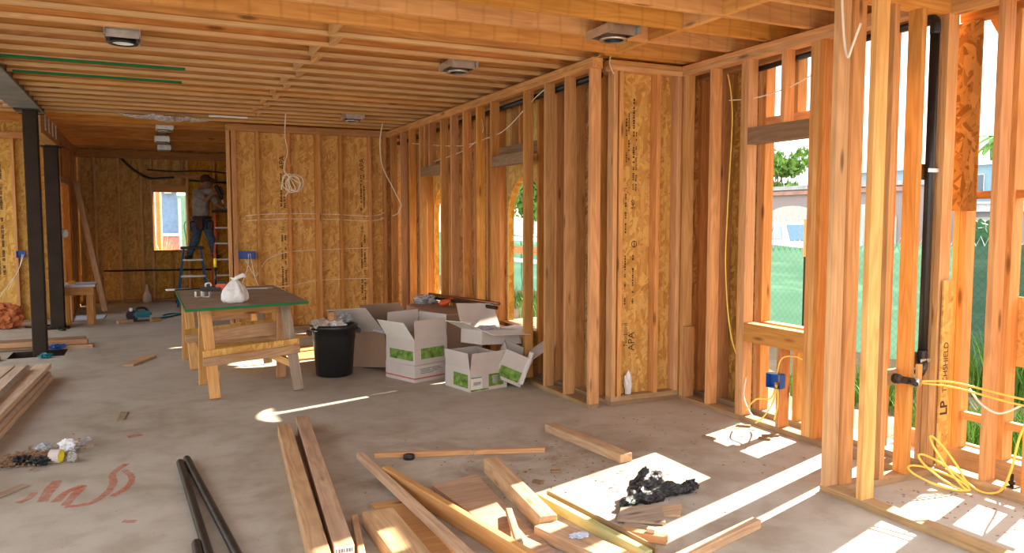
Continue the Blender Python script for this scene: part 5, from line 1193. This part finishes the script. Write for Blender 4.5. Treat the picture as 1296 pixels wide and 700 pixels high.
for y in (26.6, 27.5): f_ = bpart('window', 33.93, 34, y, y + .8, .35, 1.5, 'trim', t); bpart('pane', 33.9, 33.94, y + .06, y + .38, .42, 1.42, 'win', f_); bpart('pane', 33.9, 33.94, y + .43, y + .74, .42, 1.42, 'win', f_)
bpart('garage_shutter', 33.92, 34, 21.2, 24.2, -.6, 1.6, 'garage_door', t)
t = empty('hedge', (22, 14.5, -.6), label='small dark clipped hedge behind the fence at the right', cat='hedge')
crumple('foliage', (23.5, 15.7, .35), (.75, .55, 1.15), 'hedge', t, 91, .12, 5, 4)
t = empty('palm_tree', (39.1, 25.1, -.6), label='palm tree above the blue house roof', cat='palm tree')
bm = bmesh.new(); tube_bm(bm, [(39.1, 25.1, -.6), (39.15, 25.1, 3), (39.1, 25.2, 5.6)], .13, 8); bmobj('trunk', bm, 'header', t, smooth=True)
bm = bmesh.new()
for k in range(18):
    a = k * 2.4; el_ = .5 + .5 * math.sin(k * 1.7); L_ = 1.6; pr2 = None
    for i in range(9):
        u = i / 8; p = Vector((39.1 + math.cos(a) * L_ * u, 25.2 + math.sin(a) * L_ * u, 5.6 + el_ * u * 1.2 - 1.6 * u * u)); sd_ = Vector((-math.sin(a), math.cos(a), -.4)) * (.28 * math.sin(math.pi * min(1, u + .12)))
        cur = (bm.verts.new(p + sd_), bm.verts.new(p), bm.verts.new(p - Vector((sd_.x, sd_.y, -sd_.z))))
        if pr2: bm.faces.new((pr2[0], pr2[1], cur[1], cur[0])); bm.faces.new((pr2[1], pr2[2], cur[2], cur[1]))
        pr2 = cur
bmobj('fronds', bm, 'leaf_tree', t, norm=False)
t = empty('boundary_wall', (12.1, 6, -.6), label='dark grey stucco wall beyond the fence at the right border', cat='wall')
bx('stucco_panel', 12.0, 12.2, 3.0, 7.28, -.6, 3.25, 'stucco_grey', t); bx('coping', 11.95, 12.25, 2.95, 7.33, 3.25, 3.32, 'trim', t)
# beyond the back window
M['wall_blue'] = plain('blue painted wall', (.22, .36, .58), .9, .1); M['wall_pink'] = plain('pink painted wall', (.50, .26, .25), .9, .1); M['wall_mint'] = plain('mint painted wall', (.26, .42, .28), .9, .1); M['straw'] = plain('dry brush', (.55, .42, .22), .9, .1, 0, .4, 8)
t = empty('blue_shed', (.6, 21, -.6), label='blue and pink painted house seen through the small back window', cat='house')
bx('wall', .36, .70, 20.5, 20.6, 1.15, 2.6, 'wall_blue', t, bev=0); bx('lower_wall', .36, .74, 20.42, 20.6, -.6, 1.13, 'wall_pink', t, bev=0); bx('corner_trim', .72, .78, 20.40, 20.6, -.6, 2.0, 'trim', t, bev=0)
bx('mint_wall', .70, 1.6, 21.2, 21.3, -.6, 2.1, 'wall_mint', t, bev=0); beam('eave', (.25, 20.35, 2.36), (1.5, 20.35, 2.05), .3, .10, 'trim', t); bx('lamp', .42, .58, 20.35, 20.45, 2.12, 2.2, 'trim', t)
bx('sill_band', .36, .74, 20.38, 20.42, 1.10, 1.17, 'trim', t, bev=0)
t = empty('tree', (.24, 18.5, -.6), label='reddish tree trunk outside at the left side of the back window', cat='tree')
tube('trunk', [(.24, 18.5, -.6), (.26, 18.5, 1.2), (.25, 18.5, 3.2)], .06, 'orange_wood', t, 10, 5)
blades('dry_brush', .33, 18.0, .16, 500, 1.75, 'straw', 33, label='dry straw coloured brush outside the back window', cat='brush', kind='stuff')
t = empty('garden_chair', (.93, 18.4, -.5), label='green garden chair outside the back window', cat='chair')
tube('frame', [(.80, 18.4, -.45), (.80, 18.4, .9), (.77, 18.4, 1.42), (1.0, 18.4, 1.45), (1.0, 18.4, .9), (1.0, 18.4, -.45)], .014, 'green_paint', t, 8, 4)
bx('backrest', .80, .99, 18.40, 18.42, .95, 1.40, 'leaf', t); bx('seat', .78, 1.02, 18.0, 18.4, .45, .48, 'green_paint', t)
